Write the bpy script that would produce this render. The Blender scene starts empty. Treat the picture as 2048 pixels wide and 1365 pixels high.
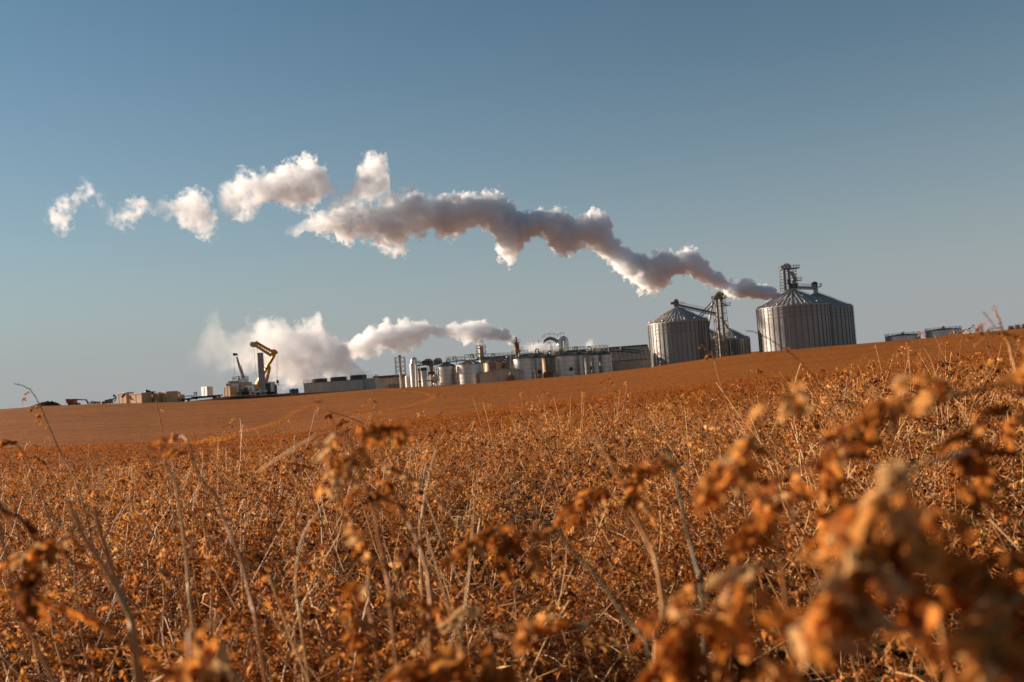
import bpy, math, random
import numpy as np
from mathutils import Vector

SC = bpy.context.scene
COL = SC.collection
R = math.radians
PI = math.pi

# ------------------------------------------------------------------ camera
EYE = 0.85
FPX = 1991.0                    # focal length in pixels of the 2048 px wide photograph
PITCH, ROLL = R(2.6), R(4.2)
F_ = Vector((0, math.cos(PITCH), math.sin(PITCH)))
U0 = Vector((0, -math.sin(PITCH), math.cos(PITCH)))
R0 = Vector((1, 0, 0))
CR = math.cos(ROLL) * R0 - math.sin(ROLL) * U0
CU = math.sin(ROLL) * R0 + math.cos(ROLL) * U0
cam_d = bpy.data.cameras.new('camera')
cam = bpy.data.objects.new('camera', cam_d); COL.objects.link(cam)
from mathutils import Matrix
cam.matrix_world = Matrix(((CR.x, CU.x, -F_.x, 0), (CR.y, CU.y, -F_.y, 0), (CR.z, CU.z, -F_.z, EYE), (0, 0, 0, 1)))
cam_d.sensor_width = 36.0
cam_d.lens = 36.0 * FPX / 2048
cam_d.clip_start = 0.05
cam_d.clip_end = 20000
cam_d.dof.use_dof = True
cam_d.dof.focus_distance = 8.0
cam_d.dof.aperture_fstop = 6.3
SC.camera = cam

# ------------------------------------------------------------------ sky, sun, exposure
SUN_EL = R(15.0)
SUN_DIR = Vector((math.cos(R(159)) * math.cos(SUN_EL), math.sin(R(159)) * math.cos(SUN_EL), math.sin(SUN_EL)))
world = bpy.data.worlds.new('World'); SC.world = world
world.use_nodes = True
nt = world.node_tree; nt.nodes.clear()
wo = nt.nodes.new('ShaderNodeOutputWorld'); bg = nt.nodes.new('ShaderNodeBackground')
sky = nt.nodes.new('ShaderNodeTexSky'); sky.sky_type = 'NISHITA'; sky.sun_disc = False
sky.sun_elevation = SUN_EL
sky.sun_rotation = math.atan2(SUN_DIR.x, SUN_DIR.y)
sky.air_density = 1.0; sky.dust_density = 0.0; sky.ozone_density = 1.0; sky.altitude = 0
# pale dust haze low over the horizon, thinning out by about 20 degrees up
mxs = nt.nodes.new('ShaderNodeMix'); mxs.data_type = 'RGBA'; mxs.blend_type = 'MULTIPLY'; mxs.inputs['Factor'].default_value = 1.0
mxs.inputs['B'].default_value = (0.64, 0.755, 0.76, 1)
nt.links.new(sky.outputs[0], mxs.inputs['A'])
wtc = nt.nodes.new('ShaderNodeTexCoord'); wsp = nt.nodes.new('ShaderNodeSeparateXYZ'); nt.links.new(wtc.outputs['Generated'], wsp.inputs[0])
wrp = nt.nodes.new('ShaderNodeValToRGB'); we = wrp.color_ramp.elements
we[0].position = 0.0; we[0].color = (0.95, 0.95, 0.95, 1); we[1].position = 0.38; we[1].color = (0, 0, 0, 1)
for p_, v_ in ((0.055, 0.85), (0.105, 0.58), (0.165, 0.33), (0.225, 0.18), (0.30, 0.06)):
    e_ = we.new(p_); e_.color = (v_, v_, v_, 1)
nt.links.new(wsp.outputs['Z'], wrp.inputs[0])
mxh = nt.nodes.new('ShaderNodeMix'); mxh.data_type = 'RGBA'; nt.links.new(wrp.outputs[0], mxh.inputs['Factor'])
nt.links.new(mxs.outputs['Result'], mxh.inputs['A']); mxh.inputs['B'].default_value = (3.18, 3.28, 3.55, 1)
nt.links.new(mxh.outputs['Result'], bg.inputs[0])
nt.links.new(bg.outputs[0], wo.inputs[0])
bg.inputs[1].default_value = 0.05

sun_d = bpy.data.lights.new('sun', 'SUN'); sun = bpy.data.objects.new('sun', sun_d); COL.objects.link(sun)
sun_d.energy = 5.0; sun_d.angle = R(0.53); sun_d.color = (1.0, 0.80, 0.62)
sun.rotation_euler = SUN_DIR.to_track_quat('Z', 'Y').to_euler()
sun.location = SUN_DIR * 50

vs = SC.view_settings
vs.view_transform = 'Standard'; vs.look = 'None'; vs.exposure = 1.15; vs.gamma = 1.0
cy = SC.cycles
cy.max_bounces = 14; cy.diffuse_bounces = 3; cy.glossy_bounces = 3; cy.transmission_bounces = 4
cy.transparent_max_bounces = 8; cy.volume_bounces = 14
cy.sample_clamp_indirect = 6.0
cy.use_denoising = True
try:
    cy.denoiser = 'OPENIMAGEDENOISE'; cy.denoising_prefilter = 'ACCURATE'; cy.denoising_input_passes = 'RGB_ALBEDO_NORMAL'
except Exception:
    pass
cy.volume_max_steps = 256

# ------------------------------------------------------------------ helpers
def W(px, py, Y):
    """the point of the plane y = Y seen at a pixel of the 2048x1365 photograph: used to survey the place from it"""
    u, v = (px - 1024) / FPX, (682.5 - py) / FPX
    d = F_ + u * CR + v * CU
    d = d * (Y / d.y)
    return Vector((d.x, Y, EYE + d.z))

def ray(px, py):
    u, v = (px - 1024) / FPX, (682.5 - py) / FPX
    d = F_ + u * CR + v * CU
    return d / d.y

def _table(pts):
    a = [ray(*p) for p in pts]
    return np.array([v.x for v in a]), np.array([v.z for v in a])

CREST = _table([(-120, 832), (0, 818), (75, 812), (200, 807), (330, 804.5), (400, 801.5), (440, 799.5), (490, 797), (560, 793), (650, 786), (740, 778.5), (870, 771), (965, 766),
                (1060, 758), (1180, 748), (1300, 734), (1420, 716), (1520, 704), (1600, 697), (1706, 688), (1840, 677), (1920, 668), (2048, 656), (2180, 643)])
RIDGE = _table([(-120, 912), (0, 905), (300, 895), (560, 880), (800, 848), (1024, 820), (1300, 784), (1600, 752), (1850, 724), (2048, 702), (2180, 690)])
YR, YD, YC = 8.5, 26.0, 320.0
CAN = 0.64
HILLA = _table([(1505, 700)])
TREEA = _table([(2060, 655)])

def sst(t):
    t = np.clip(t, 0, 1); return t * t * (3 - 2 * t)

def H(x, y):
    x = np.asarray(x, float); y = np.asarray(y, float)
    az = np.clip(np.arctan2(x, y), -0.55, 0.55)
    r = np.hypot(x, y)
    a = np.tan(az); yy = r * np.cos(az)
    er = np.interp(a, *RIDGE); ec = np.interp(a, *CREST)
    zr = EYE + YR * er - CAN
    near = zr * sst(yy / YR) 
    los = EYE + yy * er - CAN - 0.10 * np.sin(np.clip((yy - YR) / (YD - YR), 0, 1) * PI)
    t = np.clip((yy - YD) / (YC - YD), 0, 1)
    E = er + (ec - er) * (t ** 0.9)
    far = EYE + yy * E - CAN + 0.30 * sst((yy - YD) / 30)
    zc = EYE + YC * ec - 0.14
    w = sst((yy - 280) / 40)
    far = far * (1 - w) + (EYE + yy * E - 0.14) * w
    beyond = zc - 2.2 * sst((yy - YC) / 110)
    bump = 0.35 * np.exp(-((a - HILLA[0][0]) / 0.022) ** 2)
    hill = EYE + 1000 * (ec - 0.006 + 0.0067 * np.exp(-((a - HILLA[0][0]) / 0.03) ** 2) + 0.0065 * np.exp(-((a - TREEA[0][0]) / 0.05) ** 2))
    wb = sst((yy - 600) / 400)
    beyond = beyond * (1 - wb) + hill * wb
    beyond = beyond - np.clip(yy - 1000, 0, None) * 0.012
    z = np.where(yy < YR, near, np.where(yy < YD, los, np.where(yy < YC, far, beyond)))
    z = z + 0.03 * np.sin(x * 1.7 + y * 0.6) * np.cos(y * 1.3 - x * 0.4) * np.clip(1 - yy / 60, 0, 1)
    return z

def Hs(x, y): return float(H(x, y))

def tagit(o, label=None, cat=None, group=None, kind=None):
    if label: o['label'] = label
    if cat: o['category'] = cat
    if group: o['group'] = group
    if kind: o['kind'] = kind
    return o

WLOC = {}
def thing(name, label, cat, loc, group=None):
    o = bpy.data.objects.new(name, None); COL.objects.link(o)
    o.empty_display_size = 0.5
    o.location = loc; WLOC[o] = Vector(loc)
    return tagit(o, label, cat, group)

class MB:
    """collects polygons in world coordinates and links them as one mesh object"""
    def __init__(s): s.v = []; s.f = []
    def add(s, vs_, fs):
        n = len(s.v); s.v.extend(tuple(p) for p in vs_); s.f.extend(tuple(i + n for i in f) for f in fs); return s
    def box(s, x0, x1, y0, y1, z0, z1):
        p = [(x, y, z) for z in (z0, z1) for x, y in ((x0, y0), (x1, y0), (x1, y1), (x0, y1))]
        return s.add(p, [(3, 2, 1, 0), (4, 5, 6, 7), (0, 1, 5, 4), (1, 2, 6, 5), (2, 3, 7, 6), (3, 0, 4, 7)])
    def bar(s, a, b, w, h=None):
        """a rectangular bar from a to b"""
        a, b = Vector(a), Vector(b); d = (b - a)
        if d.length < 1e-6: return s
        d.normalize(); h = h or w
        up = Vector((0, 0, 1)) if abs(d.z) < 0.95 else Vector((0, 1, 0))
        sx = d.cross(up).normalized() * (w / 2); sz = sx.cross(d).normalized() * (h / 2)
        p = [q + k * sx + m * sz for q in (a, b) for k, m in ((-1, -1), (1, -1), (1, 1), (-1, 1))]
        return s.add(p, [(0, 1, 2, 3), (7, 6, 5, 4), (0, 4, 5, 1), (1, 5, 6, 2), (2, 6, 7, 3), (3, 7, 4, 0)])
    def tube(s, pts, r, n=8, caps=True):
        pts = [Vector(p) for p in pts]; rs = r if isinstance(r, (list, tuple)) else [r] * len(pts)
        rings = []; ref = None
        for i, p in enumerate(pts):
            t = (pts[min(i + 1, len(pts) - 1)] - pts[max(i - 1, 0)]).normalized()
            if ref is None:
                ref = Vector((0, 0, 1)) if abs(t.z) < 0.9 else Vector((1, 0, 0))
            sx = t.cross(ref)
            if sx.length < 1e-4: sx = t.cross(Vector((0, 1, 0)))
            sx.normalize(); sy = sx.cross(t).normalized(); ref = sy
            rings.append([p + rs[i] * (math.cos(2 * PI * k / n) * sx + math.sin(2 * PI * k / n) * sy) for k in range(n)])
        vs_ = [q for rg in rings for q in rg]; fs = []
        for i in range(len(pts) - 1):
            for k in range(n):
                k2 = (k + 1) % n
                fs.append((i * n + k, i * n + k2, (i + 1) * n + k2, (i + 1) * n + k))
        if caps:
            fs.append(tuple(range(n - 1, -1, -1))); m = (len(pts) - 1) * n; fs.append(tuple(m + k for k in range(n)))
        return s.add(vs_, fs)
    def lathe(s, cx, cy, prof, n=48, cap_top=True):
        """prof: list of (radius, z) from the bottom up"""
        vs_, fs = [], []
        for r, z in prof:
            vs_ += [(cx + r * math.cos(2 * PI * k / n), cy + r * math.sin(2 * PI * k / n), z) for k in range(n)]
        for i in range(len(prof) - 1):
            for k in range(n):
                k2 = (k + 1) % n
                fs.append((i * n + k, i * n + k2, (i + 1) * n + k2, (i + 1) * n + k))
        if cap_top:
            m = (len(prof) - 1) * n; fs.append(tuple(m + k for k in range(n)))
        return s.add(vs_, fs)
    def rail(s, pts, h=1.1, w=0.09, gap=2.0, closed=False):
        pts = [Vector(p) for p in pts]
        if closed: pts = pts + [pts[0]]
        up = Vector((0, 0, 1))
        for a, b in zip(pts[:-1], pts[1:]):
            L = (b - a).length; n = max(1, int(round(L / gap)))
            for hh in (h, h * 0.55): s.bar(a + up * hh, b + up * hh, w)
            for k in range(n + 1):
                q = a.lerp(b, k / n); s.bar(q, q + up * h, w)
        return s
    def build(s, name, mat, parent=None, loc=None, smooth=False):
        base = WLOC.get(parent, None)
        if base is None: base = Vector(loc) if loc is not None else Vector((0, 0, 0))
        me = bpy.data.meshes.new(name)
        me.from_pydata([(p[0] - base.x, p[1] - base.y, p[2] - base.z) for p in s.v], [], s.f)
        me.update()
        if smooth:
            me.polygons.foreach_set('use_smooth', [True] * len(me.polygons))
            try: me.set_sharp_from_angle(angle=R(35))
            except Exception: pass
        me.materials.append(mat)
        o = bpy.data.objects.new(name, me); COL.objects.link(o)
        if parent is not None:
            o.parent = parent; WLOC[o] = base
        else:
            o.location = base; WLOC[o] = base
        return o

def copy_tree(o, loc=None, parent=None, label=None, group=None):
    c = o.copy(); COL.objects.link(c)
    if parent is not None: c.parent = parent
    if loc is not None: c.location = loc
    if label: c['label'] = label
    if group: c['group'] = group
    for ch in list(o.children): copy_tree(ch, parent=c)
    return c

# ------------------------------------------------------------------ materials
def nmat(name):
    m = bpy.data.materials.new(name); m.use_nodes = True
    t = m.node_tree; return m, t, t.nodes['Principled BSDF'], t.nodes, t.links

def mat(name, base, rough=0.6, metal=0.0, var=0.18, scale=0.6, bump=0.0, bscale=4.0, streak=False, rust=None):
    m, t, b, N, L = nmat(name)
    b.inputs['Roughness'].default_value = rough; b.inputs['Metallic'].default_value = metal
    tc = N.new('ShaderNodeTexCoord')
    mp = N.new('ShaderNodeMapping'); mp.inputs['Scale'].default_value = (1, 1, 0.12 if streak else 1)
    L.new(tc.outputs['Object'], mp.inputs[0])
    n = N.new('ShaderNodeTexNoise'); n.inputs['Scale'].default_value = scale; n.inputs['Detail'].default_value = 5
    L.new(mp.outputs[0], n.inputs['Vector'])
    r = N.new('ShaderNodeValToRGB')
    r.color_ramp.elements[0].position = 0.3; r.color_ramp.elements[1].position = 0.72
    lo = tuple(c * (1 - var) for c in base); hi = tuple(min(1, c * (1 + var)) for c in base)
    r.color_ramp.elements[0].color = (*lo, 1); r.color_ramp.elements[1].color = (*hi, 1)
    L.new(n.outputs['Fac'], r.inputs[0])
    out = r.outputs[0]
    if rust:
        n2 = N.new('ShaderNodeTexNoise'); n2.inputs['Scale'].default_value = scale * 2.3; n2.inputs['Detail'].default_value = 6
        L.new(mp.outputs[0], n2.inputs['Vector'])
        r2 = N.new('ShaderNodeValToRGB'); r2.color_ramp.elements[0].position = 0.52; r2.color_ramp.elements[1].position = 0.66
        L.new(n2.outputs['Fac'], r2.inputs[0])
        mx = N.new('ShaderNodeMix'); mx.data_type = 'RGBA'
        L.new(r2.outputs[0], mx.inputs['Factor']); L.new(out, mx.inputs['A']); mx.inputs['B'].default_value = (*rust, 1)
        out = mx.outputs['Result']
    L.new(out, b.inputs['Base Color'])
    if bump:
        n3 = N.new('ShaderNodeTexNoise'); n3.inputs['Scale'].default_value = bscale; n3.inputs['Detail'].default_value = 4
        L.new(tc.outputs['Object'], n3.inputs['Vector'])
        bp = N.new('ShaderNodeBump'); bp.inputs['Strength'].default_value = bump; bp.inputs['Distance'].default_value = 0.2
        L.new(n3.outputs['Fac'], bp.inputs['Height']); L.new(bp.outputs[0], b.inputs['Normal'])
    return m

def siding(name, base, pitch=1.0, rough=0.55, metal=0.2, axis=0, depth=0.25, var=0.12):
    """ribbed metal cladding: vertical ribs every pitch metres"""
    m, t, b, N, L = nmat(name)
    b.inputs['Roughness'].default_value = rough; b.inputs['Metallic'].default_value = metal
    tc = N.new('ShaderNodeTexCoord')
    w = N.new('ShaderNodeTexWave'); w.wave_type = 'BANDS'; w.bands_direction = 'XYZ'[axis]
    w.inputs['Scale'].default_value = 0.314 / pitch; w.inputs['Distortion'].default_value = 0
    L.new(tc.outputs['Object'], w.inputs['Vector'])
    n = N.new('ShaderNodeTexNoise'); n.inputs['Scale'].default_value = 0.35; n.inputs['Detail'].default_value = 5
    mp = N.new('ShaderNodeMapping'); mp.inputs['Scale'].default_value = (1, 1, 0.3)
    L.new(tc.outputs['Object'], mp.inputs[0]); L.new(mp.outputs[0], n.inputs['Vector'])
    r = N.new('ShaderNodeValToRGB'); r.color_ramp.elements[0].position = 0.3; r.color_ramp.elements[1].position = 0.7
    r.color_ramp.elements[0].color = (*[c * (1 - var) for c in base], 1); r.color_ramp.elements[1].color = (*[min(1, c * (1 + var)) for c in base], 1)
    L.new(n.outputs['Fac'], r.inputs[0])
    L.new(r.outputs[0], b.inputs['Base Color'])
    bp = N.new('ShaderNodeBump'); bp.inputs['Strength'].default_value = 1.0; bp.inputs['Distance'].default_value = depth
    L.new(w.outputs['Fac'], bp.inputs['Height']); L.new(bp.outputs[0], b.inputs['Normal'])
    return m

def hoops(name, base, pitch=1.2, rough=0.38, metal=0.75, var=0.14, seam=0.35):
    """sheet steel shell: plate courses with dark seams, streaks, dents"""
    m, t, b, N, L = nmat(name)
    b.inputs['Metallic'].default_value = metal
    tc = N.new('ShaderNodeTexCoord')
    mp = N.new('ShaderNodeMapping'); mp.inputs['Scale'].default_value = (1, 1, 0.1)
    L.new(tc.outputs['Object'], mp.inputs[0])
    n = N.new('ShaderNodeTexNoise'); n.inputs['Scale'].default_value = 0.5; n.inputs['Detail'].default_value = 6
    L.new(mp.outputs[0], n.inputs['Vector'])
    r = N.new('ShaderNodeValToRGB'); r.color_ramp.elements[0].position = 0.3; r.color_ramp.elements[1].position = 0.72
    r.color_ramp.elements[0].color = (*[c * (1 - var) for c in base], 1); r.color_ramp.elements[1].color = (*[min(1, c * (1 + var)) for c in base], 1)
    L.new(n.outputs['Fac'], r.inputs[0])
    sp = N.new('ShaderNodeSeparateXYZ'); L.new(tc.outputs['Object'], sp.inputs[0])
    dv = N.new('ShaderNodeMath'); dv.operation = 'DIVIDE'; dv.inputs[1].default_value = pitch; L.new(sp.outputs['Z'], dv.inputs[0])
    fr = N.new('ShaderNodeMath'); fr.operation = 'FRACT'; L.new(dv.outputs[0], fr.inputs[0])
    lt = N.new('ShaderNodeMath'); lt.operation = 'LESS_THAN'; lt.inputs[1].default_value = 0.14; L.new(fr.outputs[0], lt.inputs[0])
    ml = N.new('ShaderNodeMath'); ml.operation = 'MULTIPLY'; ml.inputs[1].default_value = seam; L.new(lt.outputs[0], ml.inputs[0])
    mx = N.new('ShaderNodeMix'); mx.data_type = 'RGBA'; L.new(ml.outputs[0], mx.inputs['Factor'])
    L.new(r.outputs[0], mx.inputs['A']); mx.inputs['B'].default_value = (base[0] * .3, base[1] * .28, base[2] * .26, 1)
    L.new(mx.outputs['Result'], b.inputs['Base Color'])
    rr = N.new('ShaderNodeMapRange'); rr.inputs['To Min'].default_value = rough - 0.07; rr.inputs['To Max'].default_value = rough + 0.1
    L.new(n.outputs['Fac'], rr.inputs['Value']); L.new(rr.outputs[0], b.inputs['Roughness'])
    bp = N.new('ShaderNodeBump'); bp.inputs['Strength'].default_value = 0.25; bp.inputs['Distance'].default_value = 0.3
    n3 = N.new('ShaderNodeTexNoise'); n3.inputs['Scale'].default_value = 0.9; L.new(tc.outputs['Object'], n3.inputs['Vector'])
    L.new(n3.outputs['Fac'], bp.inputs['Height']); L.new(bp.outputs[0], b.inputs['Normal'])
    return m

M = {}
M['bin_wall'] = hoops('bin_wall', (0.245, 0.238, 0.228), pitch=1.1, rough=0.33, metal=0.4, seam=0.25)
M['bin_roof'] = mat('bin_roof', (0.40, 0.365, 0.335), 0.5, 0.25, streak=True)
M['bin_rib'] = mat('bin_rib', (0.17, 0.158, 0.147), 0.5, 0.4)  # darker than the wall: the stiffeners' shadow lines are put into this colour
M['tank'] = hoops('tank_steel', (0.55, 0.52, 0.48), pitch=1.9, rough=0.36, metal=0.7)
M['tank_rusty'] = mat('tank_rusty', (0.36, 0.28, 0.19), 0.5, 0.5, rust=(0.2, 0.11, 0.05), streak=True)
M['steel'] = mat('steel', (0.33, 0.31, 0.29), 0.45, 0.7)
M['bright_steel'] = mat('bright_steel', (0.62, 0.60, 0.57), 0.3, 0.8)
M['dark_steel'] = mat('dark_steel', (0.075, 0.07, 0.065), 0.6, 0.3)
M['grey_steel'] = mat('grey_steel', (0.2, 0.19, 0.18), 0.6, 0.2)
M['tan_steel'] = mat('tan_steel', (0.42, 0.34, 0.25), 0.6, 0.2, rust=(0.2, 0.11, 0.06))
M['rust'] = mat('rusty_steel', (0.30, 0.15, 0.07), 0.7, 0.2, rust=(0.13, 0.06, 0.03))
M['yellow'] = mat('yellow_paint', (0.60, 0.29, 0.015), 0.45, 0.0)
M['rail_yellow'] = mat('rail_yellow', (0.60, 0.45, 0.06), 0.5, 0.0)
M['white'] = mat('white_paint', (0.72, 0.70, 0.66), 0.5, 0.0, var=0.08)
M['cream'] = mat('cream_panel', (0.68, 0.58, 0.44), 0.6, 0.0, var=0.1)
M['ply'] = mat('plywood', (0.55, 0.33, 0.18), 0.8, 0.0, var=0.14, scale=0.5)
M['tarp'] = mat('black_tarp', (0.02, 0.02, 0.022), 0.45)
M['teal'] = mat('teal_tarp', (0.03, 0.12, 0.14), 0.55)
M['red'] = mat('red_paint', (0.42, 0.045, 0.025), 0.45)
M['rubber'] = mat('rubber', (0.025, 0.024, 0.023), 0.85)
M['glass'] = mat('dark_glass', (0.03, 0.035, 0.04), 0.12)
M['concrete'] = mat('concrete', (0.36, 0.34, 0.31), 0.85, bump=0.3)
M['col_grey'] = mat('column_grey', (0.33, 0.31, 0.28), 0.75)
M['blue'] = mat('blue_plastic', (0.04, 0.12, 0.27), 0.5)
M['green'] = mat('green_plastic', (0.03, 0.1, 0.095), 0.5)
M['pale_blue'] = mat('pale_blue_plastic', (0.25, 0.42, 0.5), 0.5)
M['truckblue'] = mat('pale_truck_paint', (0.5, 0.53, 0.56), 0.35, 0.1, var=0.05)
M['siding_grey'] = siding('siding_grey', (0.44, 0.43, 0.38), 1.4)
M['siding_tan'] = siding('siding_tan', (0.50, 0.42, 0.31), 1.1)
M['siding_house'] = siding('siding_house', (0.27, 0.245, 0.20), 1.6, depth=0.08)
M['roof_dark'] = siding('roof_dark', (0.075, 0.066, 0.06), 2.0, rough=0.7, metal=0.0, depth=0.02, var=0.3)
M['roof_grey'] = siding('roof_grey', (0.30, 0.29, 0.28), 1.5, rough=0.5, metal=0.4, depth=0.12)
M['soil'] = mat('soil', (0.085, 0.045, 0.024), 0.95, var=0.4, scale=1.2, bump=0.6)
M['crop_soil'] = mat('crop_soil', (0.10, 0.043, 0.016), 1.0, var=0.65, scale=9, bump=0.8, bscale=12)
for n_ in ('crop_soil', 'soil'): M[n_].node_tree.nodes['Principled BSDF'].inputs['Specular IOR Level'].default_value = 0.03
M['trunk'] = mat('bark', (0.12, 0.085, 0.06), 0.9)
M['twig'] = mat('twigs', (0.14, 0.10, 0.075), 0.9)

# ------------------------------------------------------------------ ground
def ground_mat():
    """smooth far field: short dry stubble over red brown earth, faint rows"""
    m, t, b, N, L = nmat('stubble_field')
    b.inputs['Roughness'].default_value = 0.95; b.inputs['Specular IOR Level'].default_value = 0.05
    tc = N.new('ShaderNodeTexCoord')
    mp = N.new('ShaderNodeMapping'); mp.inputs['Scale'].default_value = (0.03, 0.22, 0.2); mp.inputs['Rotation'].default_value = (0, 0, R(8))
    L.new(tc.outputs['Object'], mp.inputs[0])
    n = N.new('ShaderNodeTexNoise'); n.inputs['Scale'].default_value = 1.0; n.inputs['Detail'].default_value = 6; n.inputs['Roughness'].default_value = 0.6
    L.new(mp.outputs[0], n.inputs['Vector'])
    r = N.new('ShaderNodeValToRGB'); e = r.color_ramp.elements
    e[0].position = 0.3; e[0].color = (0.24, 0.076, 0.010, 1); e[1].position = 0.7; e[1].color = (0.40, 0.137, 0.020, 1)
    L.new(n.outputs['Fac'], r.inputs[0])
    n2 = N.new('ShaderNodeTexNoise'); n2.inputs['Scale'].default_value = 2.2; n2.inputs['Detail'].default_value = 6; n2.inputs['Roughness'].default_value = 0.7
    L.new(tc.outputs['Object'], n2.inputs['Vector'])
    r2 = N.new('ShaderNodeValToRGB'); e = r2.color_ramp.elements
    e[0].position = 0.35; e[0].color = (0.45, 0.40, 0.36, 1); e[1].position = 0.60; e[1].color = (1, 1, 1, 1)
    L.new(n2.outputs['Fac'], r2.inputs[0])
    mx = N.new('ShaderNodeMix'); mx.data_type = 'RGBA'; mx.blend_type = 'MULTIPLY'; mx.inputs['Factor'].default_value = 1.0
    L.new(r.outputs[0], mx.inputs['A']); L.new(r2.outputs[0], mx.inputs['B'])
    mp3 = N.new('ShaderNodeMapping'); mp3.inputs['Scale'].default_value = (0.35, 0.12, 0.3); L.new(tc.outputs['Object'], mp3.inputs[0])
    n4 = N.new('ShaderNodeTexNoise'); n4.inputs['Scale'].default_value = 2.0; n4.inputs['Detail'].default_value = 5; n4.inputs['Roughness'].default_value = 0.7; L.new(mp3.outputs[0], n4.inputs['Vector'])
    m4 = N.new('ShaderNodeMapRange'); m4.inputs['From Min'].default_value = .35; m4.inputs['From Max'].default_value = .65; m4.inputs['To Min'].default_value = .72; m4.inputs['To Max'].default_value = 1.18; L.new(n4.outputs['Fac'], m4.inputs['Value'])
    mx4 = N.new('ShaderNodeMix'); mx4.data_type = 'RGBA'; mx4.blend_type = 'MULTIPLY'; mx4.inputs['Factor'].default_value = 1.0
    L.new(mx.outputs['Result'], mx4.inputs['A']); L.new(m4.outputs[0], mx4.inputs['B'])
    L.new(mx4.outputs['Result'], b.inputs['Base Color'])
    bp = N.new('ShaderNodeBump'); bp.inputs['Strength'].default_value = 0.5; bp.inputs['Distance'].default_value = 0.1
    L.new(n2.outputs['Fac'], bp.inputs['Height']); L.new(bp.outputs[0], b.inputs['Normal'])
    return m

def quads_mesh(name, verts, quads, mats, midx=None, attrs=None, smooth=True):
    me = bpy.data.meshes.new(name)
    verts = np.ascontiguousarray(verts, dtype=np.float32); quads = np.ascontiguousarray(quads, dtype=np.int32)
    me.vertices.add(len(verts)); me.vertices.foreach_set('co', verts.ravel())
    me.loops.add(quads.size); me.loops.foreach_set('vertex_index', quads.ravel())
    me.polygons.add(len(quads)); me.polygons.foreach_set('loop_start', np.arange(0, quads.size, 4, dtype=np.int32))
    try: me.polygons.foreach_set('loop_total', np.full(len(quads), 4, dtype=np.int32))
    except Exception: pass
    for m in mats: me.materials.append(m)
    if midx is not None: me.polygons.foreach_set('material_index', np.ascontiguousarray(midx, dtype=np.int32))
    me.polygons.foreach_set('use_smooth', np.full(len(quads), smooth, dtype=bool))
    for k, v in (attrs or {}).items():
        a = me.attributes.new(k, 'FLOAT', 'POINT'); a.data.foreach_set('value', np.ascontiguousarray(v, dtype=np.float32))
    me.update(calc_edges=True)
    o = bpy.data.objects.new(name, me); COL.objects.link(o)
    return o

def make_ground():
    rad = np.concatenate([np.linspace(0.3, 24, 70), np.linspace(25, 60, 36), np.linspace(63, 330, 90), np.linspace(336, 460, 26), np.geomspace(475, 9000, 40)])
    az = np.concatenate([np.linspace(-PI, -0.62, 40, endpoint=False), np.linspace(-0.62, 0.62, 260), np.linspace(0.62, PI, 41)[1:-1]])
    A, Rr = np.meshgrid(az, rad)
    x = Rr * np.sin(A); y = Rr * np.cos(A); z = H(x, y)
    n, k = len(rad), len(az)
    V = np.stack([x.ravel(), y.ravel(), z.ravel()], 1)
    V = np.vstack([V, [[0, 0, float(H(0.01, 0.01))]]])
    i, j = np.meshgrid(np.arange(n - 1), np.arange(k), indexing='ij'); j2 = (j + 1) % k
    Q = np.stack([i * k + j, (i + 1) * k + j, (i + 1) * k + j2, i * k + j2], -1).reshape(-1, 4)
    jj = np.arange(0, k - 1, 2)
    c = np.full(len(jj), n * k)
    Q2 = np.stack([c, jj, jj + 1, (jj + 2) % k], 1)
    QQ = np.vstack([Q, Q2]); rr = np.hypot(V[QQ[:, 0], 0], V[QQ[:, 0], 1])
    o = quads_mesh('field_ground', V, QQ, [ground_mat(), M['crop_soil']], (rr < 20).astype(int))
    tagit(o, 'gently rolling brown field rising to a crest in front of the plant', None, None, 'structure')
    if 'category' in o: del o['category']
make_ground()

# ------------------------------------------------------------------ dried crop
def leaf_mat():
    m, t, b, N, L = nmat('dried_leaf')
    at = N.new('ShaderNodeAttribute'); at.attribute_name = 'tint'
    r = N.new('ShaderNodeValToRGB'); cr = r.color_ramp
    cr.elements[0].position = 0.0; cr.elements[0].color = (0.10, 0.029, 0.008, 1)
    cr.elements[1].position = 1.0; cr.elements[1].color = (0.72, 0.45, 0.20, 1)
    for p, c in ((0.25, (0.34, 0.103, 0.017)), (0.5, (0.60, 0.208, 0.034)), (0.75, (0.78, 0.35, 0.085))):
        e = cr.elements.new(p); e.color = (*c, 1)
    L.new(at.outputs['Fac'], r.inputs[0])
    tc = N.new('ShaderNodeTexCoord'); n = N.new('ShaderNodeTexNoise'); n.inputs['Scale'].default_value = 90; n.inputs['Detail'].default_value = 3
    L.new(tc.outputs['Object'], n.inputs['Vector'])
    mr = N.new('ShaderNodeMapRange'); mr.inputs['From Min'].default_value = 0.3; mr.inputs['From Max'].default_value = 0.7; mr.inputs['To Min'].default_value = 0.5; mr.inputs['To Max'].default_value = 1.2
    L.new(n.outputs['Fac'], mr.inputs['Value'])
    mx = N.new('ShaderNodeMix'); mx.data_type = 'RGBA'; mx.blend_type = 'MULTIPLY'; mx.inputs['Factor'].default_value = 1
    L.new(r.outputs[0], mx.inputs['A']); L.new(mr.outputs[0], mx.inputs['B'])
    L.new(mx.outputs['Result'], b.inputs['Base Color'])
    b.inputs['Roughness'].default_value = 0.7; b.inputs['Specular IOR Level'].default_value = 0.12
    tr = N.new('ShaderNodeBsdfTranslucent'); L.new(mx.outputs['Result'], tr.inputs['Color'])
    ms = N.new('ShaderNodeMixShader'); ms.inputs[0].default_value = 0.4
    out = N['Material Output']
    L.new(b.outputs[0], ms.inputs[1]); L.new(tr.outputs[0], ms.inputs[2]); L.new(ms.outputs[0], out.inputs['Surface'])
    return m

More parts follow.
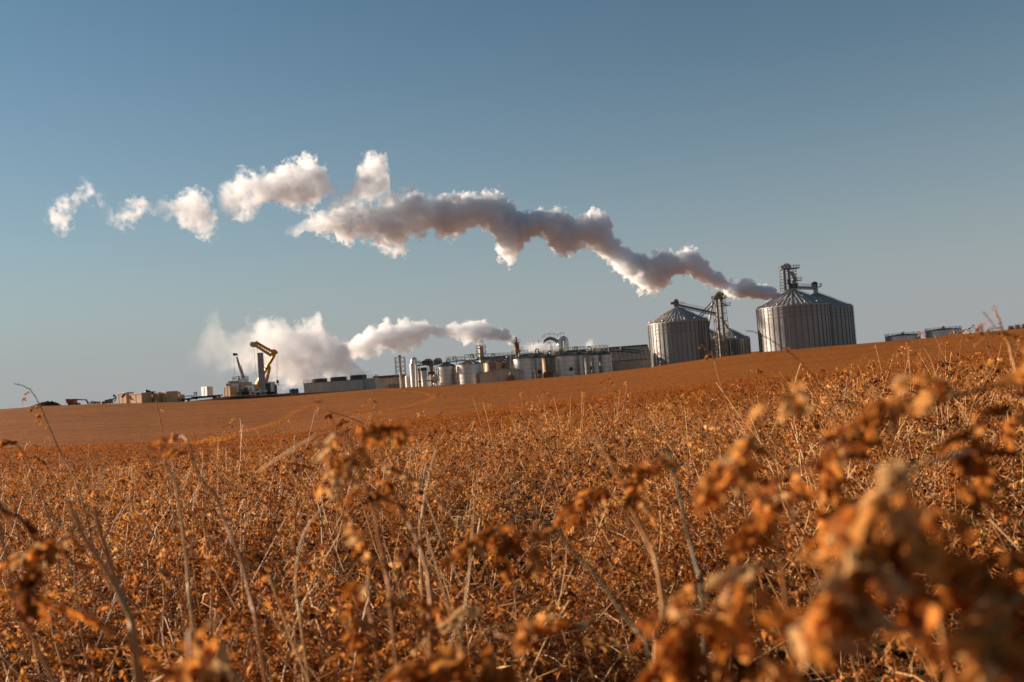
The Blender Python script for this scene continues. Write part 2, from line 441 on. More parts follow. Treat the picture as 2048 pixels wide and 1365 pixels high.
def stem_mat():
    m, t, b, N, L = nmat('dried_stem')
    at = N.new('ShaderNodeAttribute'); at.attribute_name = 'tint'
    r = N.new('ShaderNodeValToRGB'); cr = r.color_ramp
    cr.elements[0].position = 0.0; cr.elements[0].color = (0.14, 0.058, 0.022, 1)
    cr.elements[1].position = 1.0; cr.elements[1].color = (0.80, 0.52, 0.25, 1)
    for p, c in ((0.4, (0.40, 0.175, 0.055)), (0.7, (0.60, 0.31, 0.11))):
        e = cr.elements.new(p); e.color = (*c, 1)
    L.new(at.outputs['Fac'], r.inputs[0])
    tc = N.new('ShaderNodeTexCoord'); n = N.new('ShaderNodeTexNoise'); n.inputs['Scale'].default_value = 40
    L.new(tc.outputs['Object'], n.inputs['Vector'])
    mr = N.new('ShaderNodeMapRange'); mr.inputs['From Min'].default_value = 0.3; mr.inputs['From Max'].default_value = 0.7; mr.inputs['To Min'].default_value = 0.75; mr.inputs['To Max'].default_value = 1.1
    L.new(n.outputs['Fac'], mr.inputs['Value'])
    mx = N.new('ShaderNodeMix'); mx.data_type = 'RGBA'; mx.blend_type = 'MULTIPLY'; mx.inputs['Factor'].default_value = 1
    L.new(r.outputs[0], mx.inputs['A']); L.new(mr.outputs[0], mx.inputs['B'])
    L.new(mx.outputs['Result'], b.inputs['Base Color']); b.inputs['Roughness'].default_value = 0.5; b.inputs['Specular IOR Level'].default_value = 0.25
    return m
M['leaf'] = leaf_mat(); M['stem'] = stem_mat()
M['dark_stem'] = mat('dark_green_stem', (0.11, 0.085, 0.03), 0.6)
M['weed'] = mat('green_weed', (0.07, 0.13, 0.02), 0.6, var=0.35, scale=20)

rng = np.random.default_rng(7)

def unit(v): return v / (np.linalg.norm(v) + 1e-9)

class Veg:
    """numpy soup of quads: vertices, faces, material index per face, tint per vertex"""
    def __init__(s): s.V = []; s.Q = []; s.Mi = []; s.T = []; s.n = 0
    def put(s, V, Q, mi, tint):
        V = np.asarray(V, float); Q = np.asarray(Q, int)
        s.V.append(V); s.Q.append(Q + s.n); s.Mi.append(np.full(len(Q), mi)); s.T.append(np.full(len(V), tint)); s.n += len(V)
    def get(s): return np.vstack(s.V), np.vstack(s.Q), np.concatenate(s.Mi), np.concatenate(s.T)

def grid_quads(nu, nv):
    return [(i * (nv + 1) + j, (i + 1) * (nv + 1) + j, (i + 1) * (nv + 1) + j + 1, i * (nv + 1) + j + 1) for i in range(nu) for j in range(nv)]

def leaf(veg, p, d, up, L, wd, nu, nv, tint, g, mi=1, curl=None):
    """a shrivelled leaf: a curling midrib, cupped and crumpled across"""
    d = unit(d); side = unit(np.cross(d, up)); nrm = np.cross(side, d)
    c1 = g.uniform(-3.6, 3.6) if curl is None else curl
    cup = g.uniform(-1.7, 1.7); tw = g.uniform(-2.2, 2.2)
    q = np.array(p, float); V = []
    ph = g.uniform(0, 6.28, 4)
    th = 0.0
    for i in range(nu + 1):
        sft = i / nu
        w = wd * (0.10 + 1.05 * (0.42 + 0.58 * math.sin(ph[3] + 8.5 * sft) ** 2) * math.sin(PI * min(1, 0.06 + 0.94 * sft ** 0.8)) ** 0.8)
        if nu == 1: w = wd
        ca, sa = math.cos(th), math.sin(th)
        dd = ca * d + sa * nrm; nn = -sa * d + ca * nrm
        a = tw * sft; ss = math.cos(a) * side + math.sin(a) * nn; n2 = -math.sin(a) * side + math.cos(a) * nn
        for j in range(nv + 1):
            t = -1 + 2 * j / nv
            cr = 0.42 * math.sin(ph[0] + 7.2 * sft + 2.6 * t) + 0.32 * math.sin(ph[1] + 12 * sft - 4.1 * t)
            ang = cup * t
            V.append(q + ss * w * math.sin(ang + 1e-6) / (abs(cup) + 1e-6) * np.sign(cup) + n2 * w * ((1 - math.cos(ang)) / (abs(cup) + .3) + cr))
        q = q + dd * (L / nu) * (0.75 + 0.25 * math.sin(ph[2] + 6 * sft))
        th += c1 / nu * (0.6 + 0.8 * sft)
    veg.put(V, grid_quads(nu, nv), mi, tint)

def stem(veg, pts, r0, r1, n, tint, mi=0):
    pts = np.asarray(pts, float); m = len(pts); V = []
    ref = np.array([0.3, 0.9, 0.2])
    for i, p in enumerate(pts):
        t = unit(pts[min(i + 1, m - 1)] - pts[max(i - 1, 0)])
        sx = unit(np.cross(t, ref)); sy = np.cross(sx, t)
        r = r0 + (r1 - r0) * i / (m - 1)
        for k in range(n):
            a = 2 * PI * k / n
            V.append(p + r * (math.cos(a) * sx + math.sin(a) * sy))
    Q = [(i * n + k, i * n + (k + 1) % n, (i + 1) * n + (k + 1) % n, (i + 1) * n + k) for i in range(m - 1) for k in range(n)]
    veg.put(V, Q, mi, tint)

def bend(p, d, L, n, g, droop=0.0, wob=0.12):
    pts = [np.array(p, float)]; d = unit(np.array(d, float))
    for i in range(n):
        d = unit(d + g.normal(0, wob, 3) + np.array([0, 0, -droop * (i + 1) / n]))
        pts.append(pts[-1] + d * L / n)
    return pts

def clump(veg, p, d, L, n, g, leafL, nu=4, nv=2, tint=.45, tj=.14, rach=0.0009, droop=0.7, wr=.32, curl=None):
    """a shrivelled leaf spray: a curling rachis carrying crumpled leaflets that hang together"""
    pts = bend(p, d, L, 4, g, droop=droop, wob=0.25)
    if rach: stem(veg, pts, rach * 1.2, rach * .7, 3, g.uniform(0.1, 0.6))
    for l in range(n):
        k = (l + g.uniform(0, 1)) / n * 4; i = min(int(k), 3); q = pts[i] + (pts[i + 1] - pts[i]) * (k - i)
        ax = unit(pts[i + 1] - pts[i]); a = g.uniform(0, 6.28)
        e = np.array([math.cos(a), math.sin(a), g.uniform(-.9, .35)])
        ll = leafL * g.uniform(0.6, 1.25) * (1.1 - .4 * k / 4)
        leaf(veg, q + g.normal(0, leafL * .08, 3), ax * g.uniform(-.1, .8) + e * .8 + np.array([0, 0, -.35]), g.normal(0, 1, 3) + np.array([0, 0, .5]),
             ll, ll * wr * g.uniform(.7, 1.25), nu, nv, float(np.clip(tint + g.normal(0, tj), 0.02, 1)), g, curl=None if curl is None else g.uniform(-curl, curl))

def plant(seed, lod):
    """one dried plant about half a metre high: thin pale stem, side shoots, clumps of crumpled brown leaves"""
    g = np.random.default_rng(seed); v = Veg()
    h = g.uniform(0.34, 0.52)
    ns, nb, nl, nu, nv = ((7, 6, 15, 4, 2), (4, 6, 12, 2, 2), (2, 5, 10, 2, 1))[lod]
    sid = (5, 4, 3)[lod]
    for st in range((3, 2, 1)[lod]):
        base = np.array([g.normal(0, 0.05), g.normal(0, 0.05), 0.0]) if st else np.zeros(3)
        hh = h * g.uniform(0.7, 1.1)
        lean = g.normal(0, 0.32, 2) + np.array([-0.16, 0])
        main = bend(base, (lean[0], lean[1], 1.0), hh * 1.1, ns, g, droop=0.25, wob=0.12)
        stem(v, main, (.0024, .0018, .0014)[lod], .0011, sid, g.uniform(0.75, 1.0) if g.uniform() < .3 else g.uniform(0.05, 0.6))
        tn0 = g.normal(0.50, 0.13)
        for b in range(nb):
            k = (b + g.uniform(0, 1)) / nb * .72 * ns + .28 * ns
            if b == nb - 1: k = ns
            i = min(int(k), ns - 1); p = main[i] + (main[i + 1] - main[i]) * (k - i)
            a = g.uniform(0, 6.28)
            clump(v, p, (math.cos(a), math.sin(a), g.uniform(-0.3, 0.9)), g.uniform(0.05, 0.11), nl, g, (0.024, .029, .036)[lod], nu, nv, float(np.clip(tn0 + g.normal(0, .15), .05, .9)),
                  rach=0.0010 if lod < 2 else 0, droop=1.0, wr=(.18, .20, .25)[lod])
    for q in range(int(g.uniform(0, 1.4) * (1, .8, .3)[lod] + .25)):
        base = np.array([g.normal(0, 0.06), g.normal(0, 0.06), 0.0])
        sp_ = bend(base, (g.normal(-.22, .25), g.normal(0, .25), 1), h * g.uniform(0.95, 1.28), 5 if lod < 2 else 3, g, 0.12, 0.07)
        tt = g.uniform(.6, 1.0); stem(v, sp_, 0.0019, 0.0010, 4 if lod == 0 else 3, tt)
        if g.uniform() < .6: clump(v, sp_[-1], (g.normal(-.5, .5), g.normal(0, .4), -.1), g.uniform(.03, .06), (7, 5, 3)[lod], g, .02, nu, nv, float(g.uniform(.15, .6)), rach=0)
    if lod < 2:     # fallen stems and leaf litter between the plants
        for k in range((8, 4)[lod]):
            a = g.uniform(0, 6.28); p = np.array([g.normal(0, 0.1), g.normal(0, 0.1), g.uniform(0.02, 0.26)])
            stem(v, bend(p, (math.cos(a), math.sin(a), g.uniform(-0.25, 0.35)), g.uniform(0.14, 0.34), 4, g, 0.1, 0.14), g.uniform(.0009, .0017), .0008, 3, g.uniform(0.35, 1.0))
        for k in range((14, 6)[lod]):
            p = np.array([g.normal(0, 0.09), g.normal(0, 0.09), abs(g.normal(0, 0.07)) + 0.01])
            leaf(v, p, g.normal(0, 1, 3), np.array([0, 0, 1.0]), g.uniform(0.02, 0.04), g.uniform(0.006, 0.013), nu, nv, float(g.uniform(0.0, 0.6)), g)
    return v.get()

def tuft(seed):
    g = np.random.default_rng(seed); v = Veg()
    for k in range(5):
        p = np.array([g.normal(0, 0.22), g.normal(0, 0.22), g.uniform(0.0, 0.07)])
        leaf(v, p, g.normal(0, 1, 3) * np.array([1, 1, .5]) + np.array([0, 0, .3]), g.normal(0, 1, 3), g.uniform(0.05, 0.13), g.uniform(0.012, 0.028), 1, 1, float(g.uniform(0.16, 0.36)), g)
    return v.get()

def scatter(out, variants, P, S, g, lean=0.18, tj=0.12, toff=None):
    """copies of the variants at points P with scales S, appended to out"""
    n = len(P); which = g.integers(0, len(variants), n)
    for k, (V, Q, Mi, T) in enumerate(variants):
        idx = np.nonzero(which == k)[0]
        if not len(idx): continue
        m = len(idx); a = g.uniform(-0.6, 0.6, m) if lean < 0 else g.uniform(0, 2 * PI, m)
        c, s_ = np.cos(a), np.sin(a); sc = S[idx]
        x = (V[None, :, 0] * c[:, None] - V[None, :, 1] * s_[:, None]) * sc[:, None]
        y = (V[None, :, 0] * s_[:, None] + V[None, :, 1] * c[:, None]) * sc[:, None]
        z = np.repeat(V[None, :, 2], m, 0) * sc[:, None]
        lx = g.normal(-0.10, abs(lean), m)[:, None]; ly = g.normal(0, abs(lean), m)[:, None]
        x = x + lx * z + P[idx, 0][:, None]; y = y + ly * z + P[idx, 1][:, None]; z = z + P[idx, 2][:, None]
        VV = np.stack([x, y, z], -1).reshape(-1, 3)
        QQ = (Q[None] + (np.arange(m) * len(V))[:, None, None]).reshape(-1, 4) + out['n']
        to = g.normal(0, tj, m) + (toff[idx] if toff is not None else 0)
        TT = np.clip(T[None] + to[:, None], 0, 1).ravel()
        out['V'].append(VV.astype(np.float32)); out['Q'].append(QQ.astype(np.int32)); out['M'].append(np.tile(Mi, m)); out['T'].append(TT.astype(np.float32))
        out['n'] += len(VV)

def ring(n, r0, r1, a0, a1, g):
    r = np.sqrt(g.uniform(r0 * r0, r1 * r1, n)); a = g.uniform(a0, a1, n)
    return r * np.sin(a), r * np.cos(a)

def ground_hit(px, py):
    d = ray(px, py); prev = None
    for y in np.concatenate([np.linspace(2, 60, 120), np.linspace(61, 340, 280)]):
        if EYE + d.z * y < Hs(d.x * y, y) + 0.25 and y > 45: return d.x * y, y
    return None

def lump(x, y):
    return np.sin(x * 2.1 + 1.3 * np.sin(y * 1.1)) * np.sin(y * 1.7 + 1.1 * np.sin(x * 0.9)) 

def make_crop():
    g = np.random.default_rng(11)
    out = {'V': [], 'Q': [], 'M': [], 'T': [], 'n': 0}
    A = R(36)
    hi = [plant(100 + k, 0) for k in range(12)]; md = [plant(200 + k, 1) for k in range(12)]; lo = [plant(300 + k, 2) for k in range(10)]
    tf = [tuft(400 + k) for k in range(12)]
    def pts(x, y): return np.stack([x, y, H(x, y) - 0.01], 1)
    # beside and in front of the camera
    x1, y1 = ring(1050, 1.05, 5.2, -A, A, g); x2, y2 = ring(90, 0.9, 4.0, -R(95), -A, g)
    x, y = np.concatenate([x1, x2]), np.concatenate([y1, y2])
    keep = g.uniform(0, 1, len(x)) < 0.72 + 0.8 * lump(x * 1.3, y * 1.3); x, y = x[keep], y[keep]
    scatter(out, hi, pts(x, y), g.uniform(0.75, 1.25, len(x)) * (1 + 0.22 * lump(x * 1.3, y * 1.3)), g, 0.3, .16)
    x, y = ring(3900, 5.2, 13, -A, A, g)
    keep = g.uniform(0, 1, len(x)) < 0.72 + 0.8 * lump(x, y); x, y = x[keep], y[keep]
    scatter(out, md, pts(x, y), g.uniform(0.75, 1.3, len(x)) * (1 + 0.25 * lump(x, y)), g, 0.26, .16)
    x, y = ring(3600, 13, 23, -A, A, g); sz = np.clip((25 - np.hypot(x, y)) / 11, .3, 1)
    scatter(out, lo, pts(x, y), g.uniform(0.7, 1.35, len(x)) * sz * (1 + .2 * lump(x * .8, y * .8)), g, 0.24, .16)
    # the far slope up to the crest
    paths = []
    for pl in ([(400, 880), (470, 862), (516, 853), (547, 844), (585, 824), (612, 812), (640, 806)], [(770, 778), (830, 783), (858, 787), (867, 793), (849, 802), (800, 814), (740, 824), (680, 836)]):
        q = [ground_hit(*p) for p in pl]; paths.append([p for p in q if p])
    def pathd(x, y):
        dm = np.full(len(x), 1e9)
        for q in paths:
            for (ax, ay), (bx, by) in zip(q[:-1], q[1:]):
                vx, vy = bx - ax, by - ay; t = np.clip(((x - ax) * vx + (y - ay) * vy) / (vx * vx + vy * vy + 1e-9), 0, 1)
                dm = np.minimum(dm, np.hypot(x - ax - t * vx, y - ay - t * vy))
        return dm
    x1, y1 = ring(28000, 21, 80, -R(31), R(31), g); x2, y2 = ring(42000, 80, 326, -R(31), R(31), g)
    x, y = np.concatenate([x1, x2]), np.concatenate([y1, y2])
    dm = pathd(x, y)
    band = 0.03 * np.sin(y * 0.35 + x * 0.03) + 0.03 * np.sin(y * 0.11 - x * 0.02)
    pth = dm < 0.9
    scatter(out, tf, pts(x, y), np.where(pth, 1.5, g.uniform(0.7, 1.2, len(x))), g, 0.2, 0.04, toff=np.where(pth, 0.22, band))
    xp = np.concatenate([np.concatenate([np.linspace(q0[0], q1[0], 60) for q0, q1 in zip(q[:-1], q[1:])]) for q in paths]); yp = np.concatenate([np.concatenate([np.linspace(q0[1], q1[1], 60) for q0, q1 in zip(q[:-1], q[1:])]) for q in paths])
    xp = xp + g.normal(0, .5, len(xp)); scatter(out, tf, pts(xp, yp), np.full(len(xp), 1.3), g, 0.2, 0.04, toff=np.full(len(xp), .24))
    o = quads_mesh('dry_crop', np.vstack(out['V']), np.vstack(out['Q']), [M['stem'], M['leaf']], np.concatenate(out['M']), {'tint': np.concatenate(out['T'])})
    tagit(o, 'mass of dried brown crop plants with crumpled leaves covering the field', None, None, 'stuff')
    print('crop quads', sum(len(q) for q in out['Q']))
make_crop()

# ------------------------------------------------------------------ plants standing out in front of the crop
def stalk(label, path, r0=.003, r1=.0015, tint=.6, clumps=(), seed=0, root=True, mat_stem='stem', nu=5, nv=3, side=(), cat='dry plant'):
    """one tall plant surveyed from the photograph. path: (px, py, distance) from the tip down; clumps: (px, py, distance, length, leaflets, leaflet length, tint, (dx, dy, dz))"""
    g = np.random.default_rng(900 + seed)
    P = [np.array(W(*q)) for q in path]
    if root:
        p = P[-1]; d = unit(P[-1] - P[-2]); gzv = Hs(p[0], p[1])
        if p[2] > gzv + .04:
            P.append(np.array([p[0] + d[0] * .06, p[1] + .02, (p[2] + gzv) / 2])); P.append(np.array([p[0] + d[0] * .08, p[1] + .03, gzv - .02]))
    # smooth the path
    Q = []
    for i in range(len(P) - 1):
        p0, p1, p2, p3 = P[max(i - 1, 0)], P[i], P[i + 1], P[min(i + 2, len(P) - 1)]
        for t in (0, .25, .5, .75):
            Q.append(.5 * ((2 * p1) + (-p0 + p2) * t + (2 * p0 - 5 * p1 + 4 * p2 - p3) * t * t + (-p0 + 3 * p1 - 3 * p2 + p3) * t ** 3))
    Q.append(P[-1]); Q = [q + g.normal(0, .00035, 3) for q in Q]; r0 *= .56; r1 *= .62; tint *= .85
    base = Vector(Q[-1])
    t = thing('dry_stalk', label, cat, base)
    v = Veg(); stem(v, Q, r1, r0, 7, tint)
    for i in range(2, len(Q) - 2, 3):                       # swollen nodes where leaves have dropped off
        e = unit(g.normal(0, 1, 3)); stem(v, [Q[i], Q[i] + e * r0 * 1.5, Q[i] + e * r0 * 2.2 + np.array([0, 0, .002])], r0 * .6, r0 * .25, 5, tint)
    V, F, Mi, T = v.get(); o = quads_mesh('stem', V - np.array(base), F, [M[mat_stem], M['leaf']], Mi, {'tint': T}); o.parent = t; WLOC[o] = base
    for br in side:
        v = Veg(); B = [np.array(W(*q)) for q in br]; B = [B[0]] + [b for q0, q1 in zip(B[:-1], B[1:]) for b in ((q0 + q1) / 2 + g.normal(0, .002, 3), q1)]
        stem(v, B, r0 * .55, r1 * .6, 6, tint); V, F, Mi, T = v.get(); o = quads_mesh('twig', V - np.array(base), F, [M[mat_stem], M['leaf']], Mi, {'tint': T}); o.parent = t
    for (px, py, D, L, n, ll, tn, d) in clumps:
        v = Veg(); p = np.array(W(px, py, D))
        clump(v, p, np.array(d, float), L * 1.15, int(n * (1.25 if p[1] < .8 else 1.7)), g, ll * (1.15 if p[1] < .6 else 1.3 if p[1] < .8 else .95), nu + 2, nv + 1, min(.92, tn + .04), rach=r1 * .6, droop=.35, wr=.19, curl=2.2, tj=.2)
        V, F, Mi, T = v.get(); o = quads_mesh('leaf_clump', V - np.array(base), F, [M['stem'], M['leaf']], Mi, {'tint': T}); o.parent = t
    return t

stalk('slim dark stalk with drooping tip above the earth heap on the skyline', [(28, 768, 2.6), (45, 772, 2.6), (60, 780, 2.6), (72, 796, 2.6), (85, 822, 2.6), (105, 870, 2.6), (125, 915, 2.6), (150, 962, 2.55), (180, 1060, 2.5)], .0030, .0014, .12,
      [(58, 783, 2.6, .012, 4, .014, .3, (-1, 0, -.5)), (52, 794, 2.6, .016, 5, .016, .45, (-1, 0, -.4)), (82, 812, 2.6, .03, 9, .02, .45, (-1, 0, -.5)), (84, 826, 2.6, .025, 8, .02, .5, (-1, .1, -.3)), (98, 850, 2.6, .01, 3, .014, .5, (-1, 0, 0))], 1)
stalk('straight thin bare stalk crossing the plywood crates', [(312, 800, 2.5), (318, 830, 2.5), (326, 868, 2.5), (338, 920, 2.5), (345, 1000, 2.5), (352, 1090, 2.5)], .0032, .0019, .5, [(322, 820, 2.5, .012, 3, .012, .6, (.4, 0, 1))], 2)
stalk('thick pale peeled stalk with a broken top, brightest in the left field', [(328, 920, 1.35), (338, 945, 1.35), (350, 965, 1.35), (358, 1010, 1.35), (368, 1080, 1.35), (376, 1160, 1.35), (384, 1240, 1.33)], .0042, .0028, .98, [(334, 930, 1.35, .012, 3, .012, .7, (-1, 0, .3))], 3, side=[[(352, 968, 1.35), (368, 1000, 1.36), (392, 1040, 1.37), (420, 1090, 1.4)]])
stalk('leaning blurred stalk with stub top and a ragged curled leaf clump on its left', [(138, 1000, .95), (152, 1040, .95), (175, 1085, .95), (205, 1130, .95), (240, 1195, .94), (262, 1245, .93), (272, 1340, .92)], .0052, .0036, .62,
      [(110, 1085, .92, .07, 14, .03, .6, (-1, 0, -.5)), (75, 1125, .92, .05, 12, .03, .25, (-.6, 0, -1)), (60, 1150, .92, .04, 10, .03, .4, (-.3, .1, -1)), (150, 1075, .94, .04, 8, .022, .75, (-1, 0, .1))], 4, side=[[(160, 1060, .95), (130, 1075, .93), (95, 1105, .92), (70, 1130, .92)]])
stalk('second leaning stalk beside the stub topped one with a dark broken joint', [(190, 1020, 1.0), (200, 1060, 1.0), (215, 1110, 1.0), (232, 1165, 1.0), (255, 1225, .98), (275, 1300, .97)], .0055, .0035, .45, [(262, 1228, .97, .02, 5, .014, .02, (1, 0, .1))], 5)
stalk('drooping leafy stalk at the field edge below the earth heap', [(6, 880, 2.2), (20, 882, 2.2), (36, 892, 2.2), (52, 912, 2.2), (66, 945, 2.2), (84, 990, 2.2), (98, 1040, 2.2), (110, 1085, 2.2)], .0032, .0015, .5,
      [(22, 882, 2.2, .03, 9, .02, .35, (-1, 0, -.2)), (34, 884, 2.2, .03, 9, .02, .4, (-1, 0, .1)), (40, 898, 2.2, .025, 8, .018, .5, (-.8, 0, -.4)), (68, 912, 2.2, .03, 9, .018, .3, (.6, 0, -.5))], 6)
stalk('dark drooping spray of leaves left of the smooth track, bent far over', [(657, 823, 3.2), (680, 829, 3.2), (705, 838, 3.2), (730, 850, 3.2), (752, 868, 3.2), (775, 900, 3.2), (795, 950, 3.2), (808, 1010, 3.2)], .0032, .0015, .1,
      [(668, 826, 3.2, .03, 8, .022, .06, (-1, 0, -.2)), (690, 836, 3.2, .035, 9, .024, .1, (-1, 0, -.4)), (722, 850, 3.2, .035, 9, .024, .3, (.4, 0, -.4)), (742, 862, 3.2, .03, 8, .02, .15, (.8, 0, .2))], 7)
stalk('tall stalk with two big blurred rolled leaves hanging from its top', [(690, 862, 1.0), (700, 885, 1.0), (712, 925, 1.0), (730, 970, 1.0), (748, 1020, 1.0), (760, 1085, 1.0), (775, 1160, 1.0), (783, 1230, .98)], .0040, .0024, .55,
      [(668, 862, .95, .05, 9, .03, .7, (-.5, 0, -.9)), (712, 872, .95, .055, 10, .03, .45, (.8, 0, -.3)), (735, 885, .95, .04, 8, .026, .6, (-.2, 0, -.9)), (705, 915, 1.0, .025, 6, .018, .5, (-1, 0, -.5)), (718, 962, 1.0, .025, 6, .02, .6, (-1, 0, -.4)), (740, 978, 1.0, .02, 5, .018, .2, (1, 0, -.3))], 8,
      side=[[(690, 864, 1.0), (640, 868, 1.0), (600, 890, 1.02), (545, 925, 1.05), (515, 945, 1.1)]])
stalk('stout stalk with dark leaf balls along it right of the twin leaf stalk', [(756, 865, 1.15), (766, 930, 1.15), (788, 985, 1.15), (815, 1040, 1.12), (838, 1090, 1.1), (856, 1150, 1.08), (862, 1210, 1.06), (860, 1290, 1.05)], .0046, .0022, .5,
      [(778, 955, 1.14, .04, 9, .024, .35, (-.8, 0, -.3)), (800, 1010, 1.12, .04, 9, .022, .25, (-1, 0, .1)), (850, 1212, 1.06, .05, 12, .024, .08, (.2, 0, -1)), (770, 940, 1.14, .04, 8, .024, .7, (1, 0, -.1))], 9)
stalk('pale forked stem standing upright in the middle of the crop', [(872, 898, 1.6), (862, 935, 1.6), (852, 980, 1.6), (844, 1030, 1.6), (840, 1090, 1.6)], .0030, .0016, .92, [(874, 897, 1.6, .02, 5, .016, .5, (.4, 0, -.6))], 10, side=[[(852, 980, 1.6), (880, 1010, 1.6), (915, 1050, 1.58), (950, 1075, 1.56)]])
stalk('pale curved stem bowing like a hook over the middle crop', [(672, 996, 1.35), (650, 1012, 1.35), (622, 1045, 1.35), (602, 1085, 1.35), (593, 1150, 1.34), (594, 1200, 1.33), (606, 1280, 1.3)], .0034, .0022, .88, [(676, 996, 1.35, .02, 4, .016, .6, (1, 0, -.4))], 11)
stalk('brown thick stem leaning left between pale peeled stalk and hooked stem', [(383, 912, 1.2), (400, 955, 1.2), (432, 995, 1.2), (448, 1040, 1.2), (470, 1090, 1.18), (488, 1140, 1.17), (502, 1205, 1.15), (520, 1290, 1.12)], .0044, .0024, .5,
      [(380, 906, 1.2, .04, 8, .022, .4, (-1, 0, .2)), (360, 870, 1.25, .04, 9, .022, .55, (-1, 0, -.2))], 12, side=[[(386, 915, 1.2), (378, 890, 1.2), (365, 872, 1.24), (345, 880, 1.25)]])
stalk('greenish stem topped by a drooping leaf spray right of centre', [(1338, 902, 1.0), (1344, 925, 1.0), (1354, 968, 1.0), (1366, 1020, 1.0), (1382, 1090, 1.0), (1398, 1150, .98), (1405, 1220, .97)], .0040, .0026, .3,
      [(1330, 906, .98, .05, 10, .026, .65, (-1, 0, -.3)), (1296, 925, .98, .05, 11, .026, .5, (-.8, 0, -.7)), (1276, 940, .98, .03, 8, .022, .35, (-.4, 0, -1))], 13, mat_stem='dark_stem', side=[[(1338, 902, 1.0), (1315, 910, .99), (1292, 925, .98), (1275, 942, .98)], [(1356, 970, 1.0), (1390, 1005, 1.02), (1430, 1045, 1.05), (1452, 1090, 1.1)]])
stalk('thick pale stem rising through the crop right of the forked stem', [(1193, 876, 1.0), (1215, 915, 1.0), (1245, 970, 1.0), (1270, 1030, 1.0), (1298, 1085, 1.0), (1318, 1150, .98), (1325, 1230, .97), (1310, 1330, .95)], .0046, .0026, .68,
      [(1215, 975, .98, .06, 12, .028, .35, (-1, 0, -.1)), (1188, 985, .98, .04, 9, .026, .3, (-.8, 0, -.4)), (1180, 990, .98, .03, 7, .022, .55, (.6, 0, .2)), (1270, 995, 1.0, .03, 7, .02, .7, (1, 0, -.3))], 14)
stalk('dark green bent stem arching down through the centre foreground', [(1060, 1030, .95), (1085, 1038, .95), (1110, 1058, .95), (1150, 1105, .95), (1200, 1160, .94), (1235, 1210, .93), (1270, 1262, .92), (1300, 1320, .9)], .0036, .0026, .2,
      [(1072, 1050, .93, .04, 10, .026, .6, (0, 0, -1)), (1040, 1060, .92, .04, 11, .028, .25, (-.8, 0, -.5)), (1010, 1050, .92, .05, 12, .028, .4, (-1, 0, -.2)), (985, 1065, .92, .04, 10, .026, .45, (-.6, 0, -.8))], 15, mat_stem='dark_stem', side=[[(1062, 1030, .95), (1030, 1040, .93), (1000, 1052, .92), (975, 1072, .92)]])
stalk('pale bare upright stem between the dark bent stem and the stout stalk', [(948, 1030, 1.3), (944, 1075, 1.3), (940, 1140, 1.3), (930, 1210, 1.28), (922, 1310, 1.25)], .0034, .0024, .85, [], 16)
stalk('thin branching twig with a knobbly head against the sky near the bare trees', [(1990, 622, 1.35), (1998, 640, 1.35), (2006, 662, 1.35), (2018, 690, 1.35), (2026, 720, 1.34), (2036, 760, 1.32), (2050, 830, 1.3)], .0036, .0022, .55,
      [(1992, 626, 1.35, .01, 3, .01, .4, (0, 0, 1)), (1968, 650, 1.35, .024, 5, .016, .25, (-1, 0, -.5)), (1985, 655, 1.35, .01, 4, .012, .2, (-1, 0, -.6)), (2012, 668, 1.35, .016, 5, .012, .3, (1, 0, -.3)), (2004, 715, 1.35, .014, 3, .014, .5, (0, 0, -1))], 17,
      side=[[(2004, 656, 1.35), (1985, 648, 1.35), (1966, 625, 1.35)], [(2004, 660, 1.35), (1980, 668, 1.35), (1955, 690, 1.35), (1951, 695, 1.35)], [(2018, 688, 1.35), (2035, 705, 1.35), (2060, 722, 1.35)]])
stalk('thin stalk with one curled leaf standing before the shaded small bin', [(1404, 690, 2.3), (1412, 700, 2.3), (1424, 706, 2.3), (1432, 735, 2.3), (1442, 770, 2.3), (1460, 830, 2.3), (1478, 900, 2.28)], .0030, .0016, .55,
      [(1420, 706, 2.3, .02, 5, .02, .5, (-.7, 0, -.5)), (1404, 692, 2.3, .01, 3, .012, .6, (-.6, 0, .4))], 18)
stalk('very thin arching tip bending left before the bin with rooftop elevator', [(1492, 662, 1.9), (1508, 664, 1.9), (1530, 674, 1.9), (1556, 690, 1.9), (1580, 706, 1.9), (1610, 735, 1.9), (1640, 775, 1.9), (1668, 830, 1.9)], .0026, .0012, .35, [(1578, 704, 1.9, .01, 3, .012, .3, (-.3, 0, .5))], 19)
stalk('pale split stem pair leaning left below the dark low tank', [(1822, 682, 3.2), (1834, 690, 3.2), (1846, 694, 3.2), (1858, 712, 3.2), (1868, 738, 3.2), (1880, 790, 3.2)], .0030, .0016, .95, [], 20, side=[[(1846, 694, 3.2), (1862, 698, 3.2), (1882, 716, 3.2), (1904, 742, 3.2)]])
